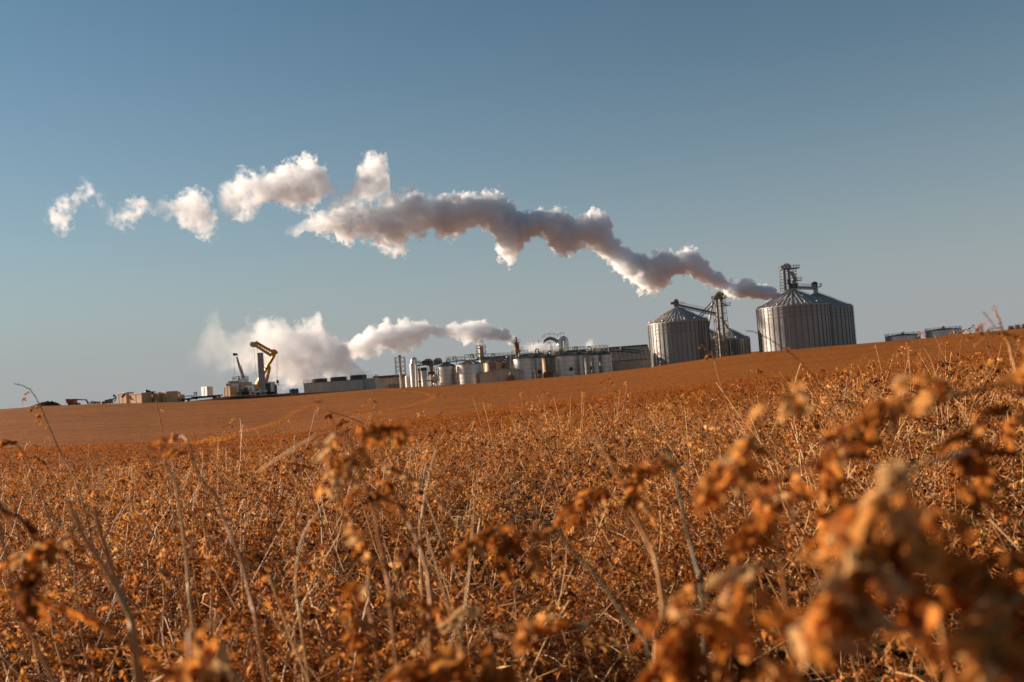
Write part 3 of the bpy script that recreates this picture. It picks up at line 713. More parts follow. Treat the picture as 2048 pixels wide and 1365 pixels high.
# very near plants, out of focus
stalk('large blurred shaggy leaf mass right in front of the lens side', [(1935, 905, .50), (1890, 915, .47), (1840, 930, .45), (1795, 955, .44), (1770, 1010, .44), (1800, 1130, .45), (1860, 1250, .46), (1900, 1340, .47)], .0030, .0020, .6,
      [(1800, 945, .44, .035, 9, .026, .8, (-.3, 0, -1)), (1780, 975, .43, .045, 12, .030, .6, (-.5, 0, -1)), (1745, 1030, .42, .045, 12, .032, .5, (-.4, 0, -1)), (1705, 1090, .42, .040, 10, .034, .65, (-.5, 0, -1)), (1790, 1050, .43, .045, 12, .032, .35, (.3, 0, -1)), (1840, 1110, .44, .045, 12, .032, .4, (.8, 0, -.6)),
       (1900, 1130, .45, .045, 11, .032, .3, (1, 0, -.3)), (1950, 1150, .45, .04, 10, .03, .4, (.6, 0, -1)), (1690, 1150, .42, .030, 7, .036, .8, (-.2, 0, -1)), (1850, 1010, .45, .03, 7, .026, .4, (.6, 0, -.6))], 21, nu=7, nv=4, side=[[(1840, 930, .45), (1770, 1000, .43), (1720, 1080, .42), (1690, 1150, .42)], [(1790, 1020, .44), (1840, 1100, .44), (1920, 1140, .45), (1980, 1150, .45)]])
stalk('long blurred leafy branch arching in from the side below the railed tanks', [(1500, 1000, .70), (1560, 960, .70), (1640, 915, .70), (1710, 870, .70), (1780, 835, .70), (1850, 812, .70), (1930, 790, .70), (2048, 772, .70), (2160, 900, .70)], .0032, .0016, .25,
      [(1560, 950, .69, .06, 12, .026, .4, (-.9, 0, -.6)), (1600, 940, .69, .06, 12, .026, .55, (-.7, 0, -.9)), (1660, 905, .69, .06, 12, .026, .35, (-.7, 0, -.8)), (1700, 890, .69, .045, 10, .026, .6, (-.5, 0, -1)), (1760, 840, .69, .05, 11, .026, .2, (-1, 0, -.2)), (1810, 815, .69, .045, 10, .026, .5, (-.5, 0, .2)),
       (1880, 800, .69, .05, 11, .028, .6, (-.8, 0, .5)), (1900, 775, .69, .035, 8, .024, .75, (-.6, 0, .6)), (1950, 840, .69, .05, 11, .028, .3, (-.3, 0, -1)), (1970, 880, .69, .035, 8, .026, .15, (0, 0, -1)), (2010, 790, .69, .06, 11, .03, .5, (.6, 0, .3)), (2035, 745, .68, .05, 10, .03, .6, (.5, 0, .4)), (2030, 810, .68, .05, 11, .03, .25, (.6, 0, -.4))], 22, nu=6, nv=3)
stalk('blurred rolled leaf cluster hanging left of the arching leafy branch', [(1545, 820, .66), (1520, 845, .65), (1500, 875, .64), (1490, 900, .64), (1520, 1000, .66), (1560, 1120, .68)], .0026, .0016, .4,
      [(1510, 860, .64, .03, 8, .026, .75, (-.5, 0, -.9)), (1490, 885, .64, .035, 9, .028, .5, (-.5, 0, -1)), (1465, 915, .64, .03, 8, .028, .6, (-.5, 0, -1)), (1535, 830, .65, .03, 6, .024, .7, (.7, 0, .6))], 23, nu=6, nv=3)
stalk('blurred leafy plant low in front, left of the large shaggy leaf mass', [(1560, 1125, .62), (1510, 1135, .60), (1470, 1165, .58), (1440, 1230, .58), (1430, 1330, .58)], .0034, .0022, .7,
      [(1520, 1140, .58, .045, 10, .028, .75, (-.8, 0, -.5)), (1480, 1160, .57, .05, 11, .03, .6, (-.4, 0, -1)), (1440, 1210, .56, .05, 12, .03, .45, (-.5, 0, -1)), (1400, 1180, .57, .04, 9, .028, .55, (-1, 0, -.1)), (1370, 1240, .56, .045, 11, .03, .4, (-.5, 0, -1)), (1340, 1300, .55, .05, 12, .03, .5, (-.6, 0, -.9)), (1470, 1280, .55, .05, 12, .03, .35, (.3, 0, -1)),
       (1420, 1320, .55, .05, 12, .03, .5, (.2, 0, -1)), (1530, 1200, .58, .05, 10, .03, .3, (.6, 0, -.8)), (1510, 1300, .56, .05, 11, .03, .6, (.5, 0, -.8))], 24, nu=6, nv=3, side=[[(1480, 1160, .58), (1420, 1175, .57), (1380, 1230, .56), (1345, 1300, .55)]])
stalk('pale blurred leaf plant at the bottom corner under the shaggy leaf mass', [(2040, 1190, .42), (2015, 1220, .42), (2000, 1270, .42), (2010, 1360, .43)], .0028, .002, .6,
      [(2030, 1200, .41, .03, 8, .03, .8, (-.4, 0, -.8)), (2010, 1240, .41, .035, 9, .03, .7, (-.3, 0, -1)), (2040, 1270, .41, .035, 9, .03, .6, (.4, 0, -1)), (2000, 1310, .41, .035, 9, .03, .65, (0, 0, -1))], 25, nu=6, nv=3)
stalk('pale folded leaf plant at the bottom edge below the thick peeled stalk', [(436, 1238, .70), (415, 1255, .68), (395, 1290, .67), (380, 1350, .66)], .003, .002, .7,
      [(430, 1245, .67, .05, 9, .032, .85, (-.5, 0, -.8)), (405, 1275, .66, .05, 10, .032, .75, (-.4, 0, -1)), (385, 1320, .66, .05, 10, .03, .5, (.2, 0, -1)), (365, 1335, .66, .04, 9, .03, .7, (-.5, 0, -.9)), (440, 1330, .66, .04, 10, .03, .35, (.6, 0, -.9))], 26, nu=6, nv=3)
stalk('bushy brown leaf plant at the bottom edge under the dark green bent stem', [(985, 1255, .75), (960, 1275, .74), (930, 1310, .73), (910, 1370, .72)], .003, .002, .5,
      [(1010, 1260, .73, .05, 11, .028, .65, (.8, 0, .1)), (980, 1275, .72, .05, 12, .03, .5, (-.2, 0, -1)), (940, 1300, .72, .05, 12, .03, .4, (-.6, 0, -.7)), (900, 1310, .72, .05, 12, .03, .35, (-.9, 0, -.3)), (860, 1325, .72, .05, 12, .028, .5, (-.9, 0, -.3)), (1020, 1320, .71, .05, 12, .03, .45, (.4, 0, -.8)), (960, 1350, .71, .05, 11, .03, .55, (0, 0, -1))], 27, nu=5, nv=3, side=[[(960, 1275, .74), (910, 1300, .72), (860, 1320, .72)], [(985, 1258, .75), (1020, 1275, .73), (1040, 1320, .72)]])
stalk('hazy curled leaf spray low in the middle beside the hooked pale stem', [(740, 1140, .95), (735, 1180, .94), (742, 1240, .93), (755, 1320, .92)], .003, .002, .5,
      [(735, 1130, .93, .05, 11, .026, .7, (-.3, 0, .6)), (728, 1165, .93, .04, 9, .026, .55, (-.4, 0, -1)), (770, 1205, .92, .05, 10, .026, .5, (1, 0, .2)), (720, 1230, .92, .05, 11, .028, .55, (-.6, 0, -.8))], 28)

def make_weeds():
    g = np.random.default_rng(77); v = Veg()
    for (px, py, n, sp_) in ((1640, 1335, 60, .16), (1560, 1300, 30, .12), (1480, 1340, 30, .15), (1700, 1250, 20, .1), (1300, 1330, 40, .2), (900, 1160, 24, .15), (640, 1130, 18, .12), (60, 1330, 40, .18), (460, 1000, 12, .1), (1120, 1290, 20, .14)):
        d = ray(px, py); yy = 1.5
        for yy in np.linspace(1.0, 6, 300):
            if EYE + d.z * yy < Hs(d.x * yy, yy) + .06: break
        cx, cyy = d.x * yy, yy
        for k in range(n):
            x, y = cx + g.normal(0, sp_), cyy + g.normal(0, sp_ * 1.3); a = g.uniform(0, 6.28)
            leaf(v, (x, y, Hs(x, y) + g.uniform(0, .07)), (math.cos(a), math.sin(a), g.uniform(.1, .9)), (0, 0, 1), g.uniform(.025, .06), g.uniform(.006, .013), 3, 2, .5, g, mi=0, curl=g.uniform(-1, .3))
    V, Q, Mi, T = v.get(); o = quads_mesh('green_weeds', V, Q, [M['weed']], None, {'tint': T})
    tagit(o, 'small fresh green weeds sprouting under the dead crop', None, None, 'stuff')
make_weeds()

# ------------------------------------------------------------------ grain bins
def sc(Y): return Y / FPX
UP = Vector((0, 0, 1))

def bin_tower(label, xl, xr, ye, xa, ya, Y, ribs=40, vents=16):
    """corrugated grain bin: xl, xr eaves, ye eave height at the centre, apex (xa, ya)"""
    k = sc(Y); c = W((xl + xr) / 2, ye, Y); Rr = (xr - xl) / 2 * k; cx, cy = c.x, Y + Rr * 0.0
    ap = W(xa, ya, Y); z0 = Hs(cx, Y) - 0.3; ze, zt = c.z, ap.z
    t = thing('grain_bin', label, 'grain bin', (cx, cy, z0), 'corrugated steel grain bins')
    m = MB(); prof = [(Rr, z0)]
    n = int((ze - z0) / 1.1)
    m.lathe(cx, cy, [(Rr, z0), (Rr, ze)], 96, cap_top=False)
    for q in range(ribs):                                  # vertical stiffeners
        a = 2 * PI * (q + .5) / ribs; ca, sa = math.cos(a), math.sin(a)
        o = Vector((cx + (Rr + .10) * ca, cy + (Rr + .10) * sa, 0)); tg = Vector((-sa, ca, 0)) * 0.1; rd = Vector((ca, sa, 0)) * 0.14
        p = [o + s1 * tg + s2 * rd + UP * z for z in (z0, ze - .1) for s1, s2 in ((-1, -1), (1, -1), (1, 1), (-1, 1))]
        m.add(p, [(0, 4, 5, 1), (1, 5, 6, 2), (2, 6, 7, 3), (3, 7, 4, 0), (4, 7, 6, 5)])
    for z in (ze - 1.3, ze - 2.9, ze - 4.6, z0 + 3.2):            # wind rings
        m.lathe(cx, cy, [(Rr + .12, z - .09), (Rr + .34, z - .09), (Rr + .34, z + .09), (Rr + .12, z + .09)], 64, False)
    w_ = m.build('wall', M['bin_wall'], t, smooth=True); w_.data.materials.append(M['bin_rib'])
    w_.data.polygons.foreach_set('material_index', [0 if i < 96 else 1 for i in range(len(w_.data.polygons))])
    m = MB(); rt = Rr * 0.11; rm, zm = Rr * 0.58, ze + (zt - ze) * 0.47
    m.lathe(cx, cy, [(Rr + .35, ze - .22), (Rr + .35, ze + .02), (rm, zm), (rm, zm + .16), (rt, zt), (0.01, zt + .1)], 72, False)
    nr = 46
    for q in range(nr):                                    # radial roof ribs in two tiers
        a = 2 * PI * (q + .3) / nr; ca, sa = math.cos(a), math.sin(a)
        m.bar((cx + (Rr + .3) * ca, cy + (Rr + .3) * sa, ze + .16), (cx + rm * ca, cy + rm * sa, zm + .16), .42, .42)
        if q % 2 == 0:
            m.bar((cx + rm * ca, cy + rm * sa, zm + .3), (cx + rt * ca, cy + rt * sa, zt + .16), .36, .40)
    m.build('roof', M['bin_roof'], t)
    m = MB(); m.lathe(cx, cy, [(rt, zt - .1), (rt * .8, zt + .5), (rt * .75, zt + .9), (.01, zt + 1.0)], 24, False)
    m.build('peak_cap', M['bin_roof'], t)
    first = None
    for q in range(vents):
        a = 2 * PI * (q + .2) / vents; rr = Rr * 0.955; zz = ze + (Rr + .35 - rr) / (Rr + .35 - rm) * (zm - ze)
        if first is None:
            v = MB(); o = Vector((cx + rr * math.cos(a), cy + rr * math.sin(a), zz))
            v.lathe(o.x, o.y, [(.32, o.z - .2), (.32, o.z + .55), (.5, o.z + .55), (.46, o.z + .85), (.02, o.z + .95)], 10, False)
            first = v.build('roof_vent', M['bin_roof'], t, smooth=True); a0 = a
        else:
            d = first.copy(); COL.objects.link(d); d.rotation_euler = (0, 0, a - a0)
    m = MB()                                               # ladder up the wall and the roof
    al = R(-20); d = Vector((math.cos(al), math.sin(al), 0)); tg = Vector((-d.y, d.x, 0)) * .3
    for s1 in (-1, 1):
        b0 = Vector((cx, cy, z0)) + d * (Rr + .45) + tg * s1
        m.bar(b0, b0 + UP * (ze - z0 + .6), .1); m.bar(b0 + UP * (ze - z0 + .6), Vector((cx, cy, zt + .9)) + d * rt + tg * s1, .1)
    nst = 26
    for i in range(nst):
        z = z0 + (ze - z0) * i / nst; o = Vector((cx, cy, z)) + d * (Rr + .45); m.bar(o - tg, o + tg, .07)
    m.build('ladder', M['grey_steel'], t)
    return t, Vector((cx, cy, zt)), Rr, ze

big1, AP1, R1, E1 = bin_tower('large corrugated grain bin beside the dark roofed warehouse, sloping conveyor on its roof peak', 1296.5, 1415, 646, 1349, 617.5, 466)
sm2, AP2, R2, E2 = bin_tower('smaller grain bin half hidden behind the large bin, left of the bucket elevator foot', 1381, 1456, 682, 1418, 661, 500, 30, 12)
sm3, AP3, R3, E3 = bin_tower('smaller grain bin fully in shade right of the bucket elevator foot', 1425, 1497.5, 680.5, 1460, 660.5, 512, 30, 12)
big4, AP4, R4, E4 = bin_tower('largest grain bin with the tall elevator head standing on its roof', 1514.5, 1657, 614.5, 1579, 582, 442)
big5, AP5, R5, E5 = bin_tower('shaded grain bin right behind the bin with the rooftop elevator', 1568, 1701.5, 620, 1632, 589, 486)

# ------------------------------------------------------------------ elevators and conveyors
def lattice(m, p0, p1, w0, w1, n, r):
    """square lattice mast from p0 to p1, widths w0 at the foot and w1 at the top"""
    p0, p1 = Vector(p0), Vector(p1); rows = []
    for i in range(n + 1):
        t = i / n; c = p0.lerp(p1, t); w = (w0 + (w1 - w0) * t) / 2
        rows.append([c + Vector((a * w, b * w, 0)) for a, b in ((-1, -1), (1, -1), (1, 1), (-1, 1))])
    for k in range(4):
        m.bar(rows[0][k], rows[-1][k], r * 1.5)
    for i in range(n + 1):
        for k in range(4):
            m.bar(rows[i][k], rows[i][(k + 1) % 4], r)
            if i < n: m.bar(rows[i][k], rows[i + 1][(k + 1 + (i % 2) * 2) % 4 if False else (k + 1) % 4], r * .8)

def conveyor(label, a, b, h, Y):
    """enclosed inclined conveyor gallery from a to b"""
    a, b = Vector(a), Vector(b); mid = (a + b) / 2
    t = thing('conveyor', label, 'conveyor', (mid.x, mid.y, mid.z))
    m = MB(); m.bar(a, b, 1.0, h * .42)
    m.build('trough', M['grey_steel'], t)
    m = MB(); d = (b - a); n = max(4, int(d.length / 1.8)); o = UP * (-h * .55)
    for s1 in (-.7, .7):
        sd = Vector((0, s1, 0)); m.bar(a + sd + o, b + sd + o, .18); m.bar(a + sd + UP * .1, b + sd + UP * .1, .14)
        for i in range(n):
            q0 = a + d * (i / n); q1 = a + d * ((i + 1) / n); m.bar(q0 + sd + o, q1 + sd + UP * .1, .12); m.bar(q0 + sd + o, q0 + sd + UP * .1, .12)
    m.build('truss', M['grey_steel'], t)
    m = MB()
    m.rail([a + Vector((0, -.95, h * .2)), b + Vector((0, -.95, h * .2))], 1.1, .09, 1.8)
    m.build('handrail', M['steel'], t)
    return t

# bucket elevator between the bins
Y = 488
pt, pb = W(1436, 600, Y), W(1446, 690, Y); zb = Hs(pb.x, Y) - .3; k = sc(Y)
cx = (W(1437.5, 597, Y).x); t = thing('bucket_elevator', 'yellow headed bucket elevator tower with slanting spouts between the grain bins', 'elevator', (cx, Y, zb))
zp = W(1437, 597.5, Y).z
m = MB(); lattice(m, (cx, Y, zb), (cx, Y, zp), 7.0, 5.0, 9, .14); m.build('lattice_frame', M['grey_steel'], t)
for dx in (-1.1, 1.1):
    m = MB(); m.box(cx + dx - .55, cx + dx + .55, Y - .5, Y + .5, zb, zp + .5); m.build('leg_casing', M['tan_steel'], t)
m = MB(); m.box(cx - 3.2, cx + 3.4, Y - 2.4, Y + 2.4, zp - .25, zp + .05); m.build('platform', M['grey_steel'], t)
m = MB(); m.rail([(cx - 3.2, Y - 2.4, zp), (cx + 3.4, Y - 2.4, zp), (cx + 3.4, Y + 2.4, zp), (cx - 3.2, Y + 2.4, zp)], 1.3, .1, 1.3, True); m.build('guard_rail', M['grey_steel'], t)
m = MB()
hp = [(-2.2, 0.1), (-2.1, 1.0), (-.9, 2.6), (0.0, 3.35), (1.0, 3.2), (1.5, 2.2), (1.5, 1.2), (2.0, .1)]
m.add([(cx + a, Y - 1.2, zp + b) for a, b in hp] + [(cx + a, Y + 1.2, zp + b) for a, b in hp],
      [tuple(range(len(hp)))[::-1], tuple(range(len(hp), 2 * len(hp)))] + [(i, (i + 1) % len(hp), len(hp) + (i + 1) % len(hp), len(hp) + i) for i in range(len(hp))])
m.build('elevator_head', M['yellow'], t)
m = MB(); m.box(cx + 1.5, cx + 2.5, Y - .9, Y + .5, zp + 1.3, zp + 2.5); m.box(cx - .5, cx + .3, Y - 1.5, Y - 1.2, zp + .9, zp + 1.9); m.build('drive_motor', M['dark_steel'], t)
zq = W(1440, 612.5, Y).z
m = MB(); m.box(cx + 1.5, cx + 5.2, Y - 1.8, Y + 1.2, zq - .2, zq); m.rail([(cx + 2, Y - 1.8, zq), (cx + 5.2, Y - 1.8, zq), (cx + 5.2, Y + 1.2, zq)], 1.3, .1, 1.3); m.build('side_landing', M['grey_steel'], t)
for q, (p, r_, mm) in enumerate((((W(1426, 603, Y - 2.8), W(1416, 659, Y + 2)), .5, 'tan_steel'), ((W(1428, 608, Y - 2), W(1399, 637, Y - 20)), .33, 'grey_steel'), ((W(1425, 603, Y - 2), W(1396, 634, Y - 20)), .26, 'dark_steel'),
                       ((W(1442, 635, Y - 1.5), W(1458, 660, Y + 16)), .5, 'tan_steel'), ((W(1442, 605, Y - 2), W(1455, 612, Y - 1)), .3, 'grey_steel'), ((W(1437, 628, Y - 3.2), W(1427, 645, Y - 2.6)), .3, 'steel'))):
    m = MB(); m.tube([p[0], p[0].lerp(p[1], .5), p[1]], r_, 8); m.build('spout', M[mm], t)

a = W(1350, 609, 466); b = W(1431, 627, 482)
conveyor('dark inclined conveyor gallery from bin peak up to the yellow bucket elevator', a, b, 2.0, 452)
t = thing('conveyor_drive', 'dark conveyor drive unit mounted over the roof peak of the warehouse side bin', 'conveyor drive', (AP1.x, AP1.y, AP1.z + .8))
m = MB(); m.box(AP1.x - 1.3, AP1.x + 1.0, AP1.y - 1, AP1.y + 1, AP1.z + .6, AP1.z + 3.6); m.box(AP1.x - .9, AP1.x + .7, AP1.y - .8, AP1.y + .8, AP1.z + 3.6, AP1.z + 4.3); m.build('hood', M['grey_steel'], t)
m = MB(); m.box(AP1.x - 2.6, AP1.x - 1.3, AP1.y - .7, AP1.y + .7, AP1.z + 2.0, AP1.z + 3.1); m.build('motor', M['dark_steel'], t)
m = MB(); m.rail([(AP1.x - 2.6, AP1.y - 1.4, AP1.z + 1.6), (AP1.x + 3.5, AP1.y - 1.4, AP1.z + 1.6)], 1.2, .1, 1.2); m.build('guard_rail', M['grey_steel'], t)

# elevator standing on the roof of the largest bin
Y = 442; k = sc(Y)
bx_ = W(1577, 584, Y); zt = W(1577, 538.8, Y).z; z0 = AP4.z + .2; cx = W(1578, 560, Y).x
t = thing('roof_elevator', 'dark rooftop elevator tower with domed head and railed platforms on the largest bin', 'elevator', (cx, Y, z0))
for dx in (-1.9, .1):
    m = MB(); m.box(cx + dx - .45, cx + dx + .45, Y - .5, Y + .5, z0, zt); m.build('leg_casing', M['grey_steel'], t)
m = MB(); lattice(m, (cx - .2, Y, z0), (cx - .2, Y, zt), 6.4, 5.6, 7, .13); m.build('lattice_frame', M['grey_steel'], t)
m = MB(); m.box(cx - 3.6, cx + 4.6, Y - 2.2, Y + 2.2, zt, zt + .3); m.build('top_platform', M['grey_steel'], t)
m = MB(); m.rail([(cx - 3.6, Y - 2.2, zt + .3), (cx + 4.6, Y - 2.2, zt + .3), (cx + 4.6, Y + 2.2, zt + .3), (cx - 3.6, Y + 2.2, zt + .3)], 1.3, .1, 1.4, True); m.build('guard_rail', M['grey_steel'], t)
m = MB(); hp = [(-2.7, .3)] + [(-.75 + 1.95 * math.cos(PI - i * PI / 8), .9 + 1.7 * math.sin(i * PI / 8)) for i in range(9)] + [(1.2, .3)]
m.add([(cx + a, Y - 1.1, zt + b) for a, b in hp] + [(cx + a, Y + 1.1, zt + b) for a, b in hp],
      [tuple(range(len(hp)))[::-1], tuple(range(len(hp), 2 * len(hp)))] + [(i, (i + 1) % len(hp), len(hp) + (i + 1) % len(hp), len(hp) + i) for i in range(len(hp))])
m.build('head_hood', M['steel'], t)
m = MB(); m.box(cx - 3.0, cx - 2.2, Y - 1, Y + .6, zt + .4, zt + 1.7); m.build('drive_motor', M['dark_steel'], t)
zq = W(1600, 562, Y).z
m = MB(); m.box(cx + 1.4, cx + 5.4, Y - 1.6, Y + 1.2, zq, zq + .2); m.rail([(cx + 1.6, Y - 1.6, zq + .2), (cx + 5.4, Y - 1.6, zq + .2), (cx + 5.4, Y + 1.2, zq + .2)], 1.3, .1, 1.2); m.build('side_landing', M['grey_steel'], t)
m = MB(); m.tube([(cx + .4, Y - .8, zq + 4.2), (cx + 1.6, Y - .8, zq + 3.4), (cx + 2.6, Y - .8, zq + .8), (cx + 1.2, Y - .6, zq - 2.4)], [.45, .8, .9, .6], 10); m.build('discharge_chute', M['steel'], t)
m = MB(); m.box(cx + .2, cx + 3.4, Y - 1.2, Y + 1, zq - 3.0, zq - .9); m.box(cx - 1.0, cx + .2, Y - 1.3, Y - .6, zq - 1.4, zq + 1.0); m.build('distributor', M['dark_steel'], t)
conveyor('dark level conveyor bridge from the rooftop elevator to the shaded bin behind', W(1584, 574, 443), W(1631, 575.5, 484), 1.8, 460)
t = thing('conveyor_drive', 'dark conveyor discharge head on a post above the shaded rear bin peak', 'conveyor drive', AP5 + UP * .5)
zc = W(1633, 573, 486).z
m = MB(); m.box(AP5.x - .9, AP5.x + .9, AP5.y - .9, AP5.y + .9, AP5.z + .5, zc + .2); m.build('inlet_post', M['steel'], t)
m = MB(); m.tube([(AP5.x - .4, AP5.y - 1.2, zc + 1.0), (AP5.x - .4, AP5.y + 1.2, zc + 1.0)], 1.3, 14); m.build('discharge_head', M['dark_steel'], t)
m = MB(); m.box(AP5.x - 1, AP5.x + 2.8, AP5.y - 1.6, AP5.y + 1.6, zc - .5, zc - .3); m.rail([(AP5.x + .3, AP5.y - 1.6, zc - .3), (AP5.x + 2.8, AP5.y - 1.6, zc - .3), (AP5.x + 2.8, AP5.y + 1.6, zc - .3)], 1.5, .1, 1.2); m.build('landing', M['grey_steel'], t)

# dryer chimney behind the largest bin
Y = 560; p = W(1554, 588, Y); z0 = Hs(p.x, Y) - .3
t = thing('chimney', 'dark chimney top showing left of the largest bin roof, source of the long plume', 'chimney', (p.x, Y, z0))
m = MB(); m.lathe(p.x, Y, [(1.25, z0), (1.25, p.z - 2.2), (1.05, p.z - 2.2), (1.05, p.z)], 20, False); m.build('flue', M['dark_steel'], t, smooth=True)
m = MB(); m.lathe(p.x, Y, [(1.05, p.z - .5), (1.35, p.z - .5), (1.35, p.z + .02), (.95, p.z + .02), (.95, p.z - 1.5)], 20, False); m.build('rim', M['grey_steel'], t)
CHIM = p

# ------------------------------------------------------------------ storage tanks
def tank(label, xl, xr, yt, Y, rise=1.4, mk='tank', ribs=14, name='storage_tank', top='none', group='cylindrical steel tanks in the plant'):
    k = sc(Y); c = W((xl + xr) / 2, yt, Y); r = (xr - xl) / 2 * k; z0 = Hs(c.x, Y) - .3; zt = c.z
    t = thing(name, label, 'tank', (c.x, Y, z0), group)
    m = MB(); m.lathe(c.x, Y, [(r, z0), (r, zt)], 64, False)
    m.lathe(c.x, Y, [(r + .01, zt - .22), (r + .12, zt - .22), (r + .12, zt), (r + .01, zt)], 64, False)
    m.build('shell', M[mk], t, smooth=True)
    m = MB(); m.lathe(c.x, Y, [(r, zt + .01), (r * .15, zt + rise), (.02, zt + rise + .05)], 48, False)
    for q in range(ribs):
        a = 2 * PI * (q + .4) / ribs; ca, sa = math.cos(a), math.sin(a)
        m.bar((c.x + r * ca, Y + r * sa, zt + .15), (c.x + r * .12 * ca, Y + r * .12 * sa, zt + rise + .3), .22, .3)
    m.build('cone_roof', M['grey_steel'], t)
    m = MB(); m.tube([(c.x, Y, zt + rise - .2), (c.x, Y, zt + rise + 1.1)], .45, 10); m.build('hub', M['steel'], t)
    if top == 'rail':
        m = MB(); m.rail([(c.x + r * math.cos(2 * PI * q / 20), Y + r * math.sin(2 * PI * q / 20), zt) for q in range(20)], 1.25, .09, 1.8, True); m.build('guard_rail', M['grey_steel'], t)
    if top == 'gooseneck':
        g0 = Vector((c.x + r * .35, Y - r * .3, zt + rise * .5))
        m = MB(); m.tube([g0, g0 + UP * 1.8] + [g0 + Vector((-.55 + .55 * math.cos(a), 0, 1.8 + .6 * math.sin(a))) for a in np.linspace(.3, PI, 6)] + [g0 + Vector((-1.1, 0, 1.2))], .24, 8); m.build('vent_pipe', M['steel'], t)
    if top == 'door':
        for hz in (2.6, 6.2):
            m = MB(); a = R(-70); q = Vector((c.x + (r + .1) * math.cos(a), Y + (r + .1) * math.sin(a), z0 + hz)); m.box(q.x - .8, q.x + .8, q.y - .5, q.y + .3, q.z - .8, q.z + .8); m.build('manway', M['dark_steel'], t)
    return t, Vector((c.x, Y, zt)), r

tank('bright silver tank left of the widest bright tank, first of the tank row', 875, 912, 733.5, 446, top='gooseneck')
tank('widest silver tank left of the ribbed gable shed, bright streak down its flank', 911.5, 966.5, 729.5, 440, top='gooseneck')
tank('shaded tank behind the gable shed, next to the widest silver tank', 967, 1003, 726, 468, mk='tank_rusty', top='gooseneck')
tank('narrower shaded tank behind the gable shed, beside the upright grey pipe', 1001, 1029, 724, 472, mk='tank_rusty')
tank('silver tank directly right of the gable shed, shed roof shadow on its base', 1025.5, 1067, 718.5, 436)
tank('slim grey tank tucked between silver tank and stained brown tank', 1062, 1084, 717, 446, mk='tank', top='door')
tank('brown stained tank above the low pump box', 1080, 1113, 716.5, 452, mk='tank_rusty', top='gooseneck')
tank('grey tank with bright upper left shoulder, right of the brown stained tank', 1111, 1153, 713, 438, top='door')
tank('slim tank right of the grey tank with bright shoulder', 1149, 1168, 711.5, 446)
tank('shadowed tank with dark manways between two slim tanks', 1163, 1190, 711, 458, top='door')
tank('slim tank left of the last tank in the row', 1182, 1197, 711, 444, top='gooseneck')
tank('last tank of the row beside the dark roofed warehouse wall', 1194, 1222, 710.5, 448)
tank('low dark tank with handrail beyond the crest, nearer the tall bins', 1772, 1838.5, 672.5, 425, .5, name='water_tank', top='rail', group='railed tanks beyond the crest')
tank('low silver tank with sunlit flank and handrail, farther from the tall bins', 1852.5, 1920, 661.5, 420, .5, name='water_tank', top='rail', group='railed tanks beyond the crest')
for px_, py_, Y_ in ((1806, 671, 425), (1886, 660, 420)):
    q = W(px_, py_, Y_)
    m = MB(); m.tube([q - UP * .4, q + UP * 1.0] + [q + Vector((.35 - .35 * math.cos(a), 0, 1.0 + .45 * math.sin(a))) for a in np.linspace(.4, PI, 5)], .16, 8)
    o = m.build('vent_pipe', M['dark_steel'], None, loc=q)
    par = [x for x in bpy.data.objects if x.name.startswith('water_tank')]; par.sort(key=lambda x: (x.location - q).length)
    o.parent = par[0]; o.location = q - par[0].location

# ------------------------------------------------------------------ catwalk and pipe work over the tanks
def wpath(pts, Y): return [W(x, y, Y if not isinstance(Y, (list, tuple)) else Y[i]) for i, (x, y) in enumerate(pts)]
t = thing('pipe_bridge', 'long yellow railed catwalk carrying pipes above the silver tanks', 'catwalk', W(1050, 712, 450))
segs = [[(893, 721), (930, 719.5)], [(930, 716), (968, 714), (1024, 712)], [(1024, 708.5), (1056, 706)], [(1056, 711), (1110, 707), (1128, 705)], [(1122, 702), (1168, 699.5), (1216, 697)]]
for s_ in segs:
    p = wpath(s_, 449); m = MB()
    for a, b in zip(p[:-1], p[1:]): m.bar(a, b, 1.2, .22)
    m.build('walkway', M['tan_steel'], t)
    m = MB(); m.rail([q + Vector((0, -.6, .1)) for q in p], 1.25, .2, 1.8); m.build('yellow_rail', M['rail_yellow'], t)
for x0, y0, x1, y1 in ((893, 722, 893, 735), (930, 716, 930, 731), (968, 714, 969, 746), (1003, 713, 1004, 733), (1024, 709, 1025, 740), (1056, 706, 1056, 718), (1090, 708, 1091, 722), (1126, 702, 1127, 716), (1168, 699, 1169, 716), (1194, 698, 1195, 714)):
    m = MB(); a, b = W(x0, y0, 450), W(x1, y1, 450); m.bar(a, Vector((a.x, a.y, b.z)), .34); m.build('support_post', M['rail_yellow'], t)
for s_, r_ in (([(880, 727), (915, 722.5), (970, 719), (1026, 716.5)], .28), ([(1000, 722), (1060, 716), (1120, 711), (1215, 704)], .26), ([(945, 725), (958, 716), (1000, 716.5), (1012, 723)], .35), ([(1010, 726), (1014, 718), (1006, 712)], .4), ([(1130, 706), (1160, 703), (1192, 702)], .22)):
    m = MB(); m.tube(wpath(s_, 447.5), r_, 8); m.build('pipe', M['steel'], t)
for x, y in ((947, 712), (989, 711), (912, 717), (1077, 701.5), (1155, 697), (1182, 697)):
    q = W(x, y, 449.5); m = MB()
    m.tube([q - UP * 2.2, q] + [q + Vector((-.7 + .7 * math.cos(a), 0, .75 * math.sin(a))) for a in np.linspace(.3, PI, 7)] + [q + Vector((-1.4, 0, -.9))], .26, 8); m.build('gooseneck', M['bright_steel'] if x in (912, 989) else M['grey_steel'], t, smooth=True)
q = W(1021, 712, 441); zz = Hs(q.x, 441)
t = thing('riser_pipe', 'upright light grey pipe standing at the corner of the gable shed', 'pipe', (q.x, 441, zz))
